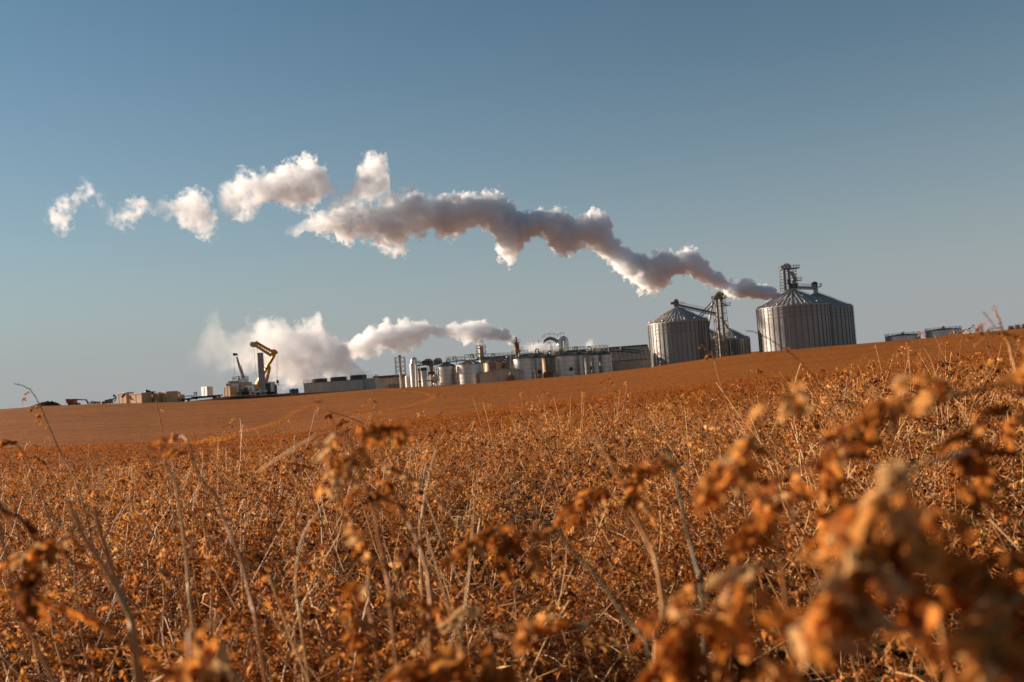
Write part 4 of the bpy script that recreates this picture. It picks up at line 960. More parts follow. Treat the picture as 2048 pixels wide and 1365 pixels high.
m = MB(); m.tube([(q.x, 441, zz - .3), (q.x, 441, q.z), (q.x + .5, 441, q.z + .4)], .42, 10); m.build('pipe_run', M['bright_steel'], t, smooth=True)
m = MB(); m.tube([(q.x, 441, zz + 3.4), (q.x, 441, zz + 4.0)], .65, 10); m.build('flange', M['tan_steel'], t)

# ------------------------------------------------------------------ buildings
Y = 430; k = sc(Y)
e0, pk, e1 = W(958, 748, Y), W(1003, 738, Y), W(1046, 752, Y); e1 = Vector((e1.x, Y, e0.z)); z0 = Hs(pk.x, Y) - .5
t = thing('gable_shed', 'tan ribbed metal shed with gable end standing among the silver tanks', 'shed', (pk.x, Y, z0))
D = 9.0
m = MB(); P = [(e0.x, z0), (e1.x, z0), (e1.x, e1.z), (pk.x, pk.z), (e0.x, e0.z)]
m.add([(a, Y, b) for a, b in P] + [(a, Y + D, b) for a, b in P], [(0, 1, 2, 3, 4), (9, 8, 7, 6, 5), (0, 4, 9, 5), (1, 6, 7, 2)]); m.build('wall', M['siding_tan'], t)
for (a, az_), (b, bz_) in (((e0.x - .5, e0.z - .2), (pk.x, pk.z + .05)), ((pk.x, pk.z + .05), (e1.x + .5, e1.z - .2))):
    m = MB(); m.add([(a, Y - .4, az_), (b, Y - .4, bz_), (b, Y + D + .4, bz_), (a, Y + D + .4, az_)] + [(a, Y - .4, az_ + .22), (b, Y - .4, bz_ + .22), (b, Y + D + .4, bz_ + .22), (a, Y + D + .4, az_ + .22)],
        [(0, 1, 2, 3), (7, 6, 5, 4), (0, 4, 5, 1), (1, 5, 6, 2), (2, 6, 7, 3), (3, 7, 4, 0)]); m.build('roof_panel', M['roof_grey'], t)
m = MB(); q = W(1003, 750, Y); m.box(q.x - .12, q.x + .12, Y - .12, Y - .01, z0, pk.z - .3); m.build('corner_trim', M['white'], t)
q = W(1021, 752, 426)
t = thing('pump_skid', 'yellow brown pump unit beside the gable shed wall', 'pump unit', (q.x, 426, Hs(q.x, 426)))
m = MB(); m.box(q.x - 1.9, q.x + 1.9, 425, 427, Hs(q.x, 426) - .3, q.z - .4); m.build('skid', M['rust'], t)
m = MB(); m.tube([(q.x - 1.7, 425.5, q.z), (q.x + 1.6, 425.5, q.z)], .6, 12); m.build('pump_body', M['tan_steel'], t)
m = MB(); m.tube([(q.x, 425.5, q.z + .4), (q.x, 425.5, q.z + 1.5)], .35, 8); m.build('riser', M['tan_steel'], t)
q = W(1097, 750, 440); zz = Hs(q.x, 440)
t = thing('pump_box', 'low brown equipment box with bright end posts under the stained tank', 'equipment box', (q.x, 440, zz))
m = MB(); m.box(q.x - 2.1, q.x + 2.1, 439, 441.5, zz - .3, W(1097, 744, 440).z); m.build('cabinet', M['rust'], t)
for dx in (-2.4, 2.4):
    m = MB(); m.tube([(q.x + dx, 438.6, zz - .3), (q.x + dx, 438.6, W(1097, 747, 440).z)], .22, 8); m.build('post', M['bright_steel'], t)

# long dark roofed warehouse behind the tanks
YA, YB = 488, 478
A0, A1 = W(968, 738, YA), W(1304, 717, YB); ze = (A0.z + A1.z) / 2 + .2; z0 = Hs(A1.x, YB) - .6
rz = (W(971, 711.5, YA + 12).z + W(1297, 695, YB + 12).z) / 2
t = thing('warehouse', 'long low warehouse with weathered dark roof stretching behind the tanks', 'warehouse', ((A0.x + A1.x) / 2, 483, z0))
def slab(m, p, th):
    p = [Vector(q) for q in p]; n = (p[1] - p[0]).cross(p[3] - p[0]).normalized() * th
    m.add(p + [q + n for q in p], [(3, 2, 1, 0), (4, 5, 6, 7), (0, 1, 5, 4), (1, 2, 6, 5), (2, 3, 7, 6), (3, 0, 4, 7)])
ze1 = W(1265, 719.5, YB).z
a0, a1 = Vector((A0.x, YA, ze1)), Vector((A1.x, YB, ze1)); b0, b1 = Vector((A0.x, YA + 24, ze1)), Vector((A1.x, YB + 24, ze1))
m = MB(); zz0 = z0
m.add([(a0.x, a0.y, zz0), (a1.x, a1.y, zz0), tuple(a1), tuple(a0), (b0.x, b0.y, zz0), (b1.x, b1.y, zz0), tuple(b1), tuple(b0)], [(0, 1, 2, 3), (5, 4, 7, 6), (1, 5, 6, 2), (4, 0, 3, 7)]); m.build('wall', M['siding_house'], t)
r0, r1 = Vector((A0.x, YA + 12, rz)), Vector((A1.x, YB + 12, rz))
ov = Vector((0, -.6, -.25))
m = MB(); slab(m, [a0 + ov, a1 + ov, r1, r0], .25); m.build('roof_slope', M['roof_dark'], t)
m = MB(); slab(m, [r0, r1, b1 - Vector((0, -.6, .25)), b0 - Vector((0, -.6, .25))], .25); m.build('roof_slope', M['roof_dark'], t)
m = MB(); m.bar(r0 + UP * .3, r1 + UP * .3, .9, .3); m.build('ridge_cap', M['grey_steel'], t)
for px_, py_ in ((1219, 700), (1243, 699.5)):
    q = W(px_, py_, 489); m = MB(); m.lathe(q.x, q.y, [(.5, q.z - 1.5), (.5, q.z + .5), (.85, q.z + .5), (.7, q.z + 1.1), (.02, q.z + 1.3)], 12, False); m.build('roof_vent', M['dark_steel'], t)
m = MB(); q = W(1256, 713.5, 483.2); m.box(q.x - .3, q.x + .3, q.y - .5, q.y + .3, q.z - .5, q.z + .5); m.build('roof_light', M['white'], t)
m = MB(); q = W(1225, 735, 478.5); m.box(q.x - 1.5, q.x + 1.0, 476.8, 478.2, z0, W(1225, 723, 478).z); m.build('door_hood', M['grey_steel'], t)

# low long building behind the cooling tower
Y = 470; q0, q1 = W(748, 757.5, Y), W(806, 754, Y); z0 = Hs(q0.x, Y) - .5; zt = (q0.z + q1.z) / 2
t = thing('low_building', 'long low pale metal building with dark flat roof edge beside the cooling tower', 'building', ((q0.x + q1.x) / 2, Y, z0))
m = MB(); m.box(q0.x, q1.x, Y, Y + 14, z0, zt); m.build('wall', M['siding_tan'], t)
m = MB(); m.box(q0.x - .4, q1.x + .4, Y - .5, Y + 14.4, zt + .01, zt + 1.1); m.build('roof_fascia', M['dark_steel'], t)
m = MB(); q = W(787, 771, Y - 1); m.box(q.x - 2.4, q.x + 2.4, Y - 1.2, Y - .1, z0, W(787, 768.5, Y).z); m.build('loading_door', M['grey_steel'], t)

# cooling tower
Y = 402; k = sc(Y)
q0, q1, q2 = W(607, 766, Y), W(728, 760, Y), W(750, 757.5, Y)
z0 = Hs(q1.x, Y) - .6; zt = W(668, 763.5, Y).z
t = thing('cooling_tower', 'long grey cooling tower with three fan stacks sending up broad steam', 'cooling tower', ((q0.x + q2.x) / 2, Y, z0))
D = 11.0
m = MB(); m.box(q0.x, q1.x, Y, Y + D, z0, zt); m.build('casing', M['siding_grey'], t)
m = MB(); m.box(q1.x + .06, q2.x, Y + .35, Y + D, z0, zt + .35); m.build('end_casing', M['siding_grey'], t)['label'] = 'darker set back end section of the cooling tower'
m = MB(); m.box(q0.x - .15, q1.x + .1, Y - .15, Y + D + .15, zt + .01, zt + .22); m.build('deck', M['grey_steel'], t)
m = MB(); m.tube([(q1.x, Y - .25, z0), (q1.x, Y - .25, zt + 1.6)], .22, 8); m.build('standpipe', M['tan_steel'], t)
for px_, hw, ytop in ((639, 15, 757.8), (677, 16.5, 754.5), (716.5, 16.5, 750.5)):
    c = W(px_, ytop, Y + 5.5); r = hw * k
    m = MB(); m.lathe(c.x, Y + 5.5, [(r * 1.02, zt + .22), (r * .93, zt + .9), (r * .93, c.z - .3), (r * .98, c.z), (r * .9, c.z), (r * .86, zt + .4)], 40, False)
    for q in range(26):
        a = 2 * PI * q / 26; m.bar((c.x + r * .99 * math.cos(a), Y + 5.5 + r * .99 * math.sin(a), zt + .3), (c.x + r * .97 * math.cos(a), Y + 5.5 + r * .97 * math.sin(a), c.z - .05), .12)
    m.build('fan_stack', M['dark_steel'], t, smooth=True)
m = MB(); m.rail([(q0.x, Y + .05, zt + .22), (q1.x, Y + .05, zt + .22)], 1.2, .08, 1.6); m.build('guard_rail', M['grey_steel'], t)
m = MB(); m.rail([(q1.x + .3, Y + .5, zt + .36), (q2.x - .1, Y + .5, zt + .36), (q2.x - .1, Y + D, zt + .36)], 1.2, .08, 1.3); m.build('end_rail', M['grey_steel'], t)
first = None
for i in range(15):
    px_ = 611 + i * 9.35; py_ = 784.5 - i * .78
    p = W(px_, py_ + 1, 392); p.z = Hs(p.x, 392)
    if first is None:
        first = thing('barrier_post', 'short pale topped concrete barrier post in the row before the cooling tower', 'barrier post', p, 'concrete posts before the cooling tower')
        m = MB(); m.box(p.x - .32, p.x + .32, p.y - .3, p.y + .3, p.z - .4, p.z + .75); m.build('post_base', M['rust'], first)
        m = MB(); m.lathe(p.x, p.y, [(.4, p.z + .755), (.4, p.z + 1.15), (.25, p.z + 1.3), (.02, p.z + 1.33)], 10, False); m.build('post_cap', M['white'], first)
    else:
        copy_tree(first, p)

# ------------------------------------------------------------------ masts, vessels, towers
Y = 452; k = sc(Y); p = W(801, 744, Y); z0 = Hs(p.x, Y) - .4
t = thing('flare_mast', 'slender steel stack inside a square lattice cage left of the white vessels', 'mast', (p.x, Y, z0))
zt, zl = W(800, 713, Y).z, W(800, 715.5, Y).z
m = MB(); m.tube([(p.x, Y, z0), (p.x, Y, zt)], [.75, .52], 12); m.build('stack_pipe', M['tan_steel'], t)
m = MB(); lattice(m, (p.x + .1, Y, W(801, 751.5, Y).z), (p.x + .1, Y, zl), 4.2, 4.2, 4, .13); m.build('lattice_cage', M['grey_steel'], t)
m = MB(); m.lathe(p.x, Y, [(.5, zt - .2), (.8, zt), (.8, zt + .4), (.5, zt + .5)], 12); m.build('tip', M['dark_steel'], t)
m = MB(); m.bar((p.x - .8, Y, z0), (p.x - .8, Y, W(801, 751, Y).z), .2); m.bar((p.x + .8, Y, z0), (p.x + .8, Y, W(801, 751, Y).z), .2); m.build('strut', M['dark_steel'], t)

def vessel(label, xl, xr, yt, Y, mk='white', dome=.5, band=None):
    k = sc(Y); c = W((xl + xr) / 2, yt, Y); r = (xr - xl) / 2 * k; z0 = Hs(c.x, Y) - .3
    t = thing('process_vessel', label, 'vessel', (c.x, Y, z0), 'upright process vessels left of the tanks')
    zt = c.z - r * dome
    m = MB(); m.lathe(c.x, Y, [(r, z0), (r, zt)], 32, False); m.build('shell', M[mk], t, smooth=True)
    m = MB(); m.lathe(c.x, Y, [(r, zt + .01)] + [(r * math.cos(a), zt + r * dome * math.sin(a)) for a in np.linspace(.2, PI / 2 - .02, 6)], 32, False); m.build('dome', M[mk], t, smooth=True)
    if band:
        m = MB(); m.lathe(c.x, Y, [(r + .05, zt - band), (r + .12, zt - band), (r + .12, zt), (r + .05, zt)], 32, False); m.build('dark_band', M['dark_steel'], t)
    return t, Vector((c.x, Y, c.z)), r
v1, V1, rv = vessel('tall white vessel under the big silver U bend pipe', 818.8, 831, 726.5, 446, 'tank')
vessel('short stout vessel just right of the lattice stack', 810, 820, 751, 448, 'white')
vessel('mid sized vessel with a dark upper band among the pipe work', 841, 853, 735, 448, 'tank', .2, 1.3)
vessel('tall pale vessel under the upper condenser on the pipe work', 857, 866, 723, 452, 'tan_steel', .3)
vessel('narrow brownish column between white vessel and banded vessel', 834.5, 840, 737, 454, 'tan_steel', .3)
p = wpath([(824.5, 728), (824.5, 722), (825.5, 718.3), (828, 716.6), (830.8, 718.3), (831.8, 722), (833.5, 771)], 444); p[-1].z = Hs(p[-1].x, 444)
t = thing('u_bend_pipe', 'big shiny inverted U pipe arching out of the tall white vessel', 'pipe', p[-1])
m = MB(); m.tube(p, .62, 12); m.build('pipe_run', M['bright_steel'], t, smooth=True)
m = MB(); m.tube([p[5] - UP * .2, p[5] - UP * .7], .8, 12); m.build('flange', M['steel'], t)
t = thing('pipe_rack', 'tangle of pipes, valves and condensers on a steel frame between vessels and tanks', 'pipe rack', W(855, 770, 451))
m = MB()
for px_ in (838, 855, 872):
    a = W(px_, 729, 455); m.bar((a.x, 455, Hs(a.x, 455)), (a.x, 455, a.z), .22)
for y_ in (731, 741, 752, 762):
    a, b = W(836, y_ + 1, 455), W(876, y_ - 2, 455); m.bar(a, b, .2)
m.build('frame', M['grey_steel'], t)
for s_, r_, mk in (([(835, 732), (848, 730), (862, 731), (880, 728)], .35, 'steel'), ([(838, 727), (836, 724), (838, 722.5), (840.5, 724), (840.5, 731)], .3, 'bright_steel'), ([(844, 728), (846, 725.5), (856, 725.5), (858, 730)], .8, 'dark_steel'),
                  ([(868, 735), (868, 770)], .34, 'bright_steel'), ([(856, 748), (864, 745.5), (870, 747)], .7, 'rust'), ([(864, 757.5), (876, 756)], .95, 'cream'), ([(866, 765), (875, 764)], .4, 'steel'), ([(843, 757), (850, 755), (851, 764)], .3, 'rust'), ([(834, 764), (880, 760)], .3, 'dark_steel'),
                  ([(850, 722), (852, 720.5), (860, 720), (864, 723)], .55, 'steel'), ([(871, 722), (873, 719.5), (880, 719.5), (882, 724)], .8, 'tan_steel'), ([(867, 720), (867, 731)], .3, 'bright_steel'), ([(846, 740), (846, 770)], .26, 'white'), ([(872, 748), (873, 770)], .3, 'tan_steel')):
    m = MB(); m.tube(wpath(s_, 450.5), r_, 10); m.build('pipe', M[mk], t, smooth=True)
for px_, py_, w_, h_ in ((853, 724, 3.2, 1.4), (876, 724, 3.4, 2.2), (860, 729, 2.2, 1.2)):
    q = W(px_, py_, 451.5); m = MB(); m.box(q.x - w_ / 2, q.x + w_ / 2, 450.9, 452.5, q.z - h_ / 2, q.z + h_ / 2); m.build('condenser', M['tan_steel'], t)
m = MB(); a, b = W(834, 731, 449.6), W(884, 727.5, 449.6); m.rail([a, b], 1.2, .09, 1.5); m.build('guard_rail', M['grey_steel'], t)

Y = 470; k = sc(Y); q = W(961.5, 694, Y); z0 = Hs(q.x, Y) - .3
t = thing('distillation_tower', 'grey distillation column with hooped top pipe rising behind the tank roofs', 'tower', (q.x, Y, z0))
r = 4.6 * k
m = MB(); m.lathe(q.x, Y, [(r, z0), (r, q.z - .3), (r * .6, q.z + .5), (.02, q.z + .7)], 24, False); m.build('shell', M['tan_steel'], t, smooth=True)
m = MB(); m.tube([q + Vector((-.6, -.4, .3)), q + Vector((-.6, -.4, 1.9))] + [q + Vector((.2 - .8 * math.cos(a), -.4, 1.9 + .8 * math.sin(a))) for a in np.linspace(.3, PI, 6)] + [q + Vector((1.0, -.4, -2.0))], .3, 8); m.build('top_pipe', M['bright_steel'], t, smooth=True)
for hz in (-3.0, -.6):
    m = MB(); m.box(q.x - 2.3, q.x + 2.3, Y - 1.6, Y + 1.6, q.z + hz - .15, q.z + hz); m.rail([(q.x - 2.3, Y - 1.6, q.z + hz), (q.x + 2.3, Y - 1.6, q.z + hz), (q.x + 2.3, Y + 1.6, q.z + hz)], 1.2, .1, 1.1); m.build('platform', M['grey_steel'], t)
m = MB(); m.bar((q.x + 1.9, Y - 1.2, z0), (q.x + 1.9, Y - 1.2, q.z + 1.2), .18); m.bar((q.x - 2.0, Y - 1.2, z0), (q.x - 2.0, Y - 1.2, q.z - .3), .16); m.build('ladder', M['grey_steel'], t)

Y = 462; k = sc(Y); q = W(1033, 686, Y); z0 = Hs(q.x, Y) - .3; r = 5.0 * k
t = thing('exhaust_tower', 'rust brown exhaust tower with thin stack venting the middle steam plume', 'tower', (q.x, Y, z0))
m = MB(); m.lathe(q.x, Y, [(r * .85, z0), (r * .85, q.z - 4.5), (r, q.z - 4), (r, q.z)], 24); m.build('shell', M['rust'], t, smooth=True)
m = MB(); a = W(1032.2, 674, Y); m.tube([(a.x, Y, q.z), (a.x, Y, a.z)], .34, 10); m.build('thin_stack', M['dark_steel'], t)
for hz, x0, x1 in ((.15, -1.6, 1.7), (-3.4, -.2, 2.9)):
    m = MB(); m.box(q.x + x0, q.x + x1, Y - 1.7, Y + 1.6, q.z + hz - .15, q.z + hz); m.rail([(q.x + x0, Y - 1.7, q.z + hz), (q.x + x1, Y - 1.7, q.z + hz), (q.x + x1, Y + 1.6, q.z + hz)], 1.2, .1, 1.0); m.build('platform', M['rust'], t)
m = MB(); m.tube([(q.x + .5, Y - 1.3, q.z - 8), (q.x + .7, Y - 1.3, q.z - 5.4), (q.x + 1.6, Y - 1.3, q.z - 3.8)], .3, 8); m.build('side_pipe', M['bright_steel'], t)
EXH = W(1029, 684, Y)

# drum dryer with the shiny elbow duct
Y = 476; k = sc(Y)
t = thing('dryer_duct', 'shiny elbow duct joined to an arched dark duct above the tank roofs', 'duct', W(1110, 700, Y))
m = MB(); m.tube(wpath([(1119, 691), (1120, 683), (1123, 677.5), (1127.5, 676.5), (1131.5, 680), (1133, 686), (1133.5, 700)], Y), 1.15, 14); m.build('elbow', M['bright_steel'], t, smooth=True)
m = MB(); m.tube(wpath([(1086, 688), (1088.5, 682), (1094, 678.5), (1100, 677), (1107, 678.5), (1112, 682), (1117, 686)], Y), [.5, .65, .8, .8, .8, .8, .9], 12); m.build('arched_duct', M['grey_steel'], t, smooth=True)
m = MB(); m.lathe(W(1101, 690, Y).x, Y, [(.9, Hs(W(1101, 690, Y).x, Y)), (1.0, W(1101, 696, Y).z), (.5, W(1101, 690, Y).z), (.5, W(1101, 684, Y).z)], 14); m.build('column', M['grey_steel'], t)
m = MB(); a, b = W(1094, 687, Y), W(1108, 685, Y); m.bar(a, b, .9, .35); m.build('cross_duct', M['dark_steel'], t)
m = MB(); p = [x + UP * .75 for x in wpath([(1084, 682), (1092, 677), (1100, 675), (1108, 675.5), (1115, 678)], Y - .8)]; m.rail(p, 1.3, .1, 1.5); p = [x + UP * .9 for x in wpath([(1117, 677), (1122, 674.5), (1128, 674)], Y - .8)]; m.rail(p, 1.2, .1, 1.3)
m.build('guard_rail', M['grey_steel'], t)
m = MB(); a = W(1122, 688, Y); m.box(a.x - 1.2, a.x + .8, Y - .8, Y + 1, Hs(a.x, Y), a.z + 1.4); m.build('support_casing', M['dark_steel'], t)
m = MB(); a = W(1076.5, 680, Y); m.tube([(a.x, Y, Hs(a.x, Y)), a], .16, 6); m.build('thin_pipe', M['dark_steel'], t)

# ------------------------------------------------------------------ building site at the left end of the crest
def pbox(m, x0, y0, x1, y1, Y, D, down=0.0, gap=0.0):
    k = sc(Y); c = W((x0 + x1) / 2, (y0 + y1) / 2, Y); w, h = (x1 - x0) * k / 2, (y1 - y0) * k / 2
    m.box(c.x - w, c.x + w, Y + gap, Y + gap + D, c.z - h - down, c.z + h); return c, w, h

def gz(px, Y): return Hs(W(px, 790, Y).x, Y)

# earth heap and bank
def mound(name, label, px0, px1, ytop, Y, depth, g_seed, kind=None, mk='soil'):
    a, b = W(px0, 800, Y), W(px1, 800, Y); n, k = 40, 12; g = np.random.default_rng(g_seed)
    ph = g.uniform(0, 6, 6); V = []; top = [W(px, y, Y).z for px, y in ytop]; tx = [W(px, y, Y).x for px, y in ytop]
    for i in range(n + 1):
        x = a.x + (b.x - a.x) * i / n; hh = np.interp(x, tx, top)
        for j in range(k + 1):
            s_ = j / k; y = Y - depth / 2 + depth * s_; gzv = Hs(x, y) - .12
            pr = math.sin(PI * s_) ** .8
            wob = 1 + .12 * math.sin(i * .9 + ph[0]) * math.sin(j * 1.1 + ph[1]) + .08 * math.sin(i * 2.3 + ph[2] + j)
            V.append((x, y, gzv + max(0, hh - gzv) * pr * wob))
    Q = [(i * (k + 1) + j, (i + 1) * (k + 1) + j, (i + 1) * (k + 1) + j + 1, i * (k + 1) + j + 1) for i in range(n) for j in range(k)]
    o = quads_mesh(name, V, Q, [M[mk]])
    tagit(o, label, None if kind else 'earth heap', None, kind); return o
mound('earth_mound', 'dark earth heap on the crest left of the red boom lift', 62, 120, [(62, 815), (75, 809), (88, 804.5), (98, 803.2), (106, 804), (113, 807.5), (120, 812)], 330, 9, 3)
mound('earth_bank', 'dark churned earth bank along the crest under the construction equipment', 375, 760, [(375, 803), (420, 798.5), (470, 791.5), (520, 790), (560, 788), (620, 785.5), (700, 781), (760, 778.5)], 325, 5, 5, 'structure')

# red boom lift
Y = 330; z0 = gz(150, Y)
t = thing('boom_lift', 'red boom lift with its dark boom stretched flat over the crest', 'boom lift', (W(142, 800, Y).x, Y, z0))
m = MB(); c, w, h = pbox(m, 132.5, 798.8, 149, 806.8, Y, 2.2); m.box(c.x - w - .15, c.x - w + .6, Y - .1, Y + 2.3, c.z + h * .2, c.z + h + .15); m.build('turret', M['red'], t)
m = MB(); pbox(m, 136, 806.9, 155, 809.6, Y, 2.2, .05, .1); m.build('chassis', M['dark_steel'], t)
for px_ in (138.5, 152.5):
    for dy in (0, 2.1):
        q = W(px_, 808.8, Y); m = MB(); m.tube([(q.x, Y - .25 + dy, q.z), (q.x, Y + .15 + dy, q.z)], .42, 14); m.build('wheel', M['rubber'], t)
m = MB(); a, b, c = W(147, 799.3, Y + 1), W(172, 800.2, Y + 1), W(177, 807.5, Y + 1); m.bar(a, b, .42, .42); m.build('boom', M['tan_steel'], t)
m = MB(); m.bar(b + UP * .1, c, .34, .4); m.build('fly_jib', M['dark_steel'], t)
m = MB(); q = W(177.5, 806.5, Y + 1); m.box(q.x - .4, q.x + .55, Y + .5, Y + 1.5, q.z - .9, q.z - .75); m.rail([(q.x - .4, Y + .5, q.z - .75), (q.x + .55, Y + .5, q.z - .75), (q.x + .55, Y + 1.5, q.z - .75), (q.x - .4, Y + 1.5, q.z - .75)], .9, .06, .9, True); m.build('work_basket', M['dark_steel'], t)

# small crates on the ground
for i, (x0, y0, x1, y1, mk, lab) in enumerate(((180.5, 803.6, 183.5, 806.6, 'cream', 'tiny pale crate nearest the basket of the red boom lift'), (184.5, 803.2, 187.5, 806.4, 'cream', 'tiny pale crate between the tiny pale crate and the tan one'),
        (188, 804, 192, 806.2, 'ply', 'tiny tan crate midway between boom lift and compact digger'), (194, 804.3, 199, 806, 'ply', 'flat low plywood crate near the compact digger'), (203.5, 803.8, 209, 806, 'red', 'low reddish crate touching the compact digger'))):
    z0 = gz(x0, 331); t = thing('small_crate', lab, 'crate', (W(x0, y0, 331).x, 331, z0), 'small crates on the crest')
    m = MB(); c, w, h = pbox(m, x0, y0, x1, y1, 331, .9, .3); m.build('box', M[mk], t)
    m = MB(); m.box(c.x - w - .04, c.x + w + .04, 330.95, 331.95, c.z + h + .003, c.z + h + .09); m.build('lid', M['tan_steel'], t)

# compact digger with raised arm
Y = 331; z0 = gz(216, Y)
t = thing('compact_digger', 'small red compact digger with white and black raised arm beside plywood crates', 'digger', (W(216, 803, Y).x, Y, z0))
m = MB(); pbox(m, 209.5, 799.8, 217, 804.8, Y, 1.7); m.build('engine_body', M['red'], t)
m = MB(); pbox(m, 217.1, 798.2, 222, 804.8, Y, 1.6); m.build('cab', M['tan_steel'], t)
m = MB(); pbox(m, 218, 799, 221.2, 802, Y - .03, .02); m.build('window', M['glass'], t)
m = MB(); pbox(m, 209, 804.9, 222.5, 806.5, Y, 1.8, .1, -.05); m.build('track', M['rubber'], t)
m = MB(); m.tube(wpath([(222, 802), (227.5, 797.5), (232.5, 794.3)], Y + .5), .22, 8); m.build('arm', M['dark_steel'], t)
m = MB(); m.tube(wpath([(232.5, 794.3), (231, 799), (228.8, 804)], Y + .5), .26, 8); m.build('dipper', M['white'], t)
m = MB(); m.tube(wpath([(232.3, 794.3), (228.2, 791.8), (227, 790.3)], Y + .5), [.2, .3, .42], 8); m.build('bucket', M['dark_steel'], t)

# plywood crates
def crate(label, x0, y0, x1, y1, Y, D, mk='ply', group='large plywood crates on the crest', turn=33):
    """x0..x1 is the front face as seen; the crate is turned so that the front looks left and a side shows on the right"""
    base = W((x0 + x1) / 2, y1, Y); z0 = min(gz((x0 + x1) / 2, Y), base.z) - .1
    zt = W((x0 + x1) / 2, y0, Y).z; h = zt - z0
    w = (x1 - x0) * sc(Y) / math.cos(R(turn))
    xa = W(x0, y0, Y).x
    t = thing('plywood_crate', label, 'crate', (0, 0, 0), group)
    m = MB(); m.box(0, w, 0, D, 0, h); m.build('panel_box', M[mk], t)
    m = MB()
    for q in (0, .5, 1):
        xx = .12 + q * (w - .24); m.box(xx - .1, xx + .1, -.06, -.003, 0, h - .38)
    m.box(0, w, -.1, -.003, h - .35, h - .12)
    m.build('batten', M['ply'], t)
    m = MB(); m.box(-.06, w + .06, -.12, D + .06, h + .003, h + .12); m.build('lid', M['cream'], t)
    t.location = (xa, Y + w * math.sin(R(turn)), z0); t.rotation_euler = (0, 0, -R(turn)); WLOC[t] = Vector(t.location)
    return t
crate('plywood crate farthest left with a teal sheet hanging on its corner', 230.5, 786.5, 252, 806, 337, 3)
crate('widest sunlit plywood crate in front, right of the teal sheet', 250.5, 788, 283, 806, 332, 4.0)
crate('plywood crate behind the widest crate in its shade', 284, 784.5, 296, 803, 341, 3)
crate('plywood crate standing centrally under the black tarpaulin', 293.5, 786.5, 305, 803.5, 337, 3)
crate('narrow sunlit plywood crate right under the tarpaulin tail', 304.5, 786.2, 317, 804, 334, 3.4)
crate('tall plywood crate with bright top edge behind the thin foreground stalk', 321.5, 784.5, 333, 803.5, 333, 4.6)
crate('shaded narrow plywood crate right of the tall bright topped crate', 335.5, 785.5, 347, 802.5, 341, 3)
crate('smallest plywood crate at the far right of the crate group', 351.5, 790.5, 358.5, 802, 339, 2.2)
def sheet(name, label, mk, pts, Y, amp, seed):
    g = np.random.default_rng(seed); n = len(pts); V = []; k = 5
    for j in range(k + 1):
        for i, (x, yt, yb) in enumerate(pts):
            p = W(x, yt + (yb - yt) * j / k, Y - .25 + .3 * math.sin(i * 1.7 + j)); V.append(p + Vector((0, g.uniform(-amp, amp), g.uniform(-amp, amp) * .4)))
    Q = [(j * n + i, (j + 1) * n + i, (j + 1) * n + i + 1, j * n + i + 1) for j in range(k) for i in range(n - 1)]
    o = quads_mesh(name, V, Q, [M[mk]]); md = o.modifiers.new('thickness', 'SOLIDIFY'); md.thickness = .06
    return tagit(o, label, 'tarpaulin')
sheet('teal_sheet', 'small teal sheet draped over the corner of the leftmost plywood crate', 'teal', [(240, 793, 794), (243, 791.5, 795), (246, 789.5, 796), (248.5, 787.5, 793), (251, 786.8, 789)], 336.6, .12, 4)
m = MB(); p = wpath([(291, 784.5), (292.5, 780), (295, 780.5), (300, 783), (306, 783.6), (312, 785)], 337.5)
o = quads_mesh('black_tarpaulin', [tuple(q + Vector((0, d, (0 if e else -.9)))) for d, e in ((-.9, 0), (-.6, 1), (1.0, 1), (1.6, 0)) for q in p], [(r_ * 6 + i, r_ * 6 + i + 1, (r_ + 1) * 6 + i + 1, (r_ + 1) * 6 + i) for r_ in range(3) for i in range(5)], [M['tarp']])
o.modifiers.new('thickness', 'SOLIDIFY').thickness = .08
tagit(o, 'black tarpaulin bunched over the tops of the middle plywood crates', 'tarpaulin')

# flatbed trailers and containers
Y = 336; z0 = gz(372, Y)
t = thing('flatbed_trailer', 'short pale flatbed trailer standing right of the smallest plywood crate', 'trailer', (W(372, 800, Y).x, Y, z0))
m = MB(); pbox(m, 361, 796.8, 382, 799.4, Y, 2.5); m.build('side_board', M['concrete'], t)
m = MB(); pbox(m, 363, 799.5, 380, 800.6, Y, 2.4); m.build('chassis', M['dark_steel'], t)
for px_ in (366, 377):
    q = W(px_, 800.5, Y); m = MB(); m.tube([(q.x, Y - .1, q.z), (q.x, Y + .25, q.z)], .45, 12); m.build('wheel', M['rubber'], t)
Y = 340; z0 = gz(405, Y)
t = thing('flatbed_trailer', 'long dark low flatbed trailer carrying the white container', 'trailer', (W(405, 800, Y).x, Y, z0))
m = MB(); pbox(m, 369, 791.8, 384, 793.2, Y + .2, 2.4); pbox(m, 382, 791.8, 441, 794.0, Y, 2.6); m.build('bed', M['dark_steel'], t)
m = MB(); pbox(m, 384, 794.1, 439, 796.2, Y + .4, 1.6); m.build('frame', M['grey_steel'], t)
for px_ in (386, 392, 428, 433, 438):
    q = W(px_, 796.5, Y); m = MB(); m.tube([(q.x, Y - .05, q.z), (q.x, Y + .35, q.z)], .5, 14); m.build('wheel', M['rubber'], t)
for px_ in (388.5, 392.5):
    q = W(px_, 792, Y + .5); m = MB(); m.tube([q, q + Vector((.15, 0, .8)), q + Vector((-.1, 0, .95)), q + Vector((.35, 0, 1.2))], .2, 6); m.build('winch_post', M['dark_steel'], t)
Y = 341; cz = W(414, 792, Y).z
t = thing('shipping_container', 'white container with bright end wall resting on the long flatbed trailer', 'container', (W(414, 792, Y).x, Y, cz))
a, b, c3 = W(403, 792, Y + 2.0), W(414.5, 791.4, Y), W(426.5, 790.8, Y + 5)
zt = W(408, 773.8, Y).z; zb = cz + .05
m = MB(); d_ = c3 - b; e_ = a - b
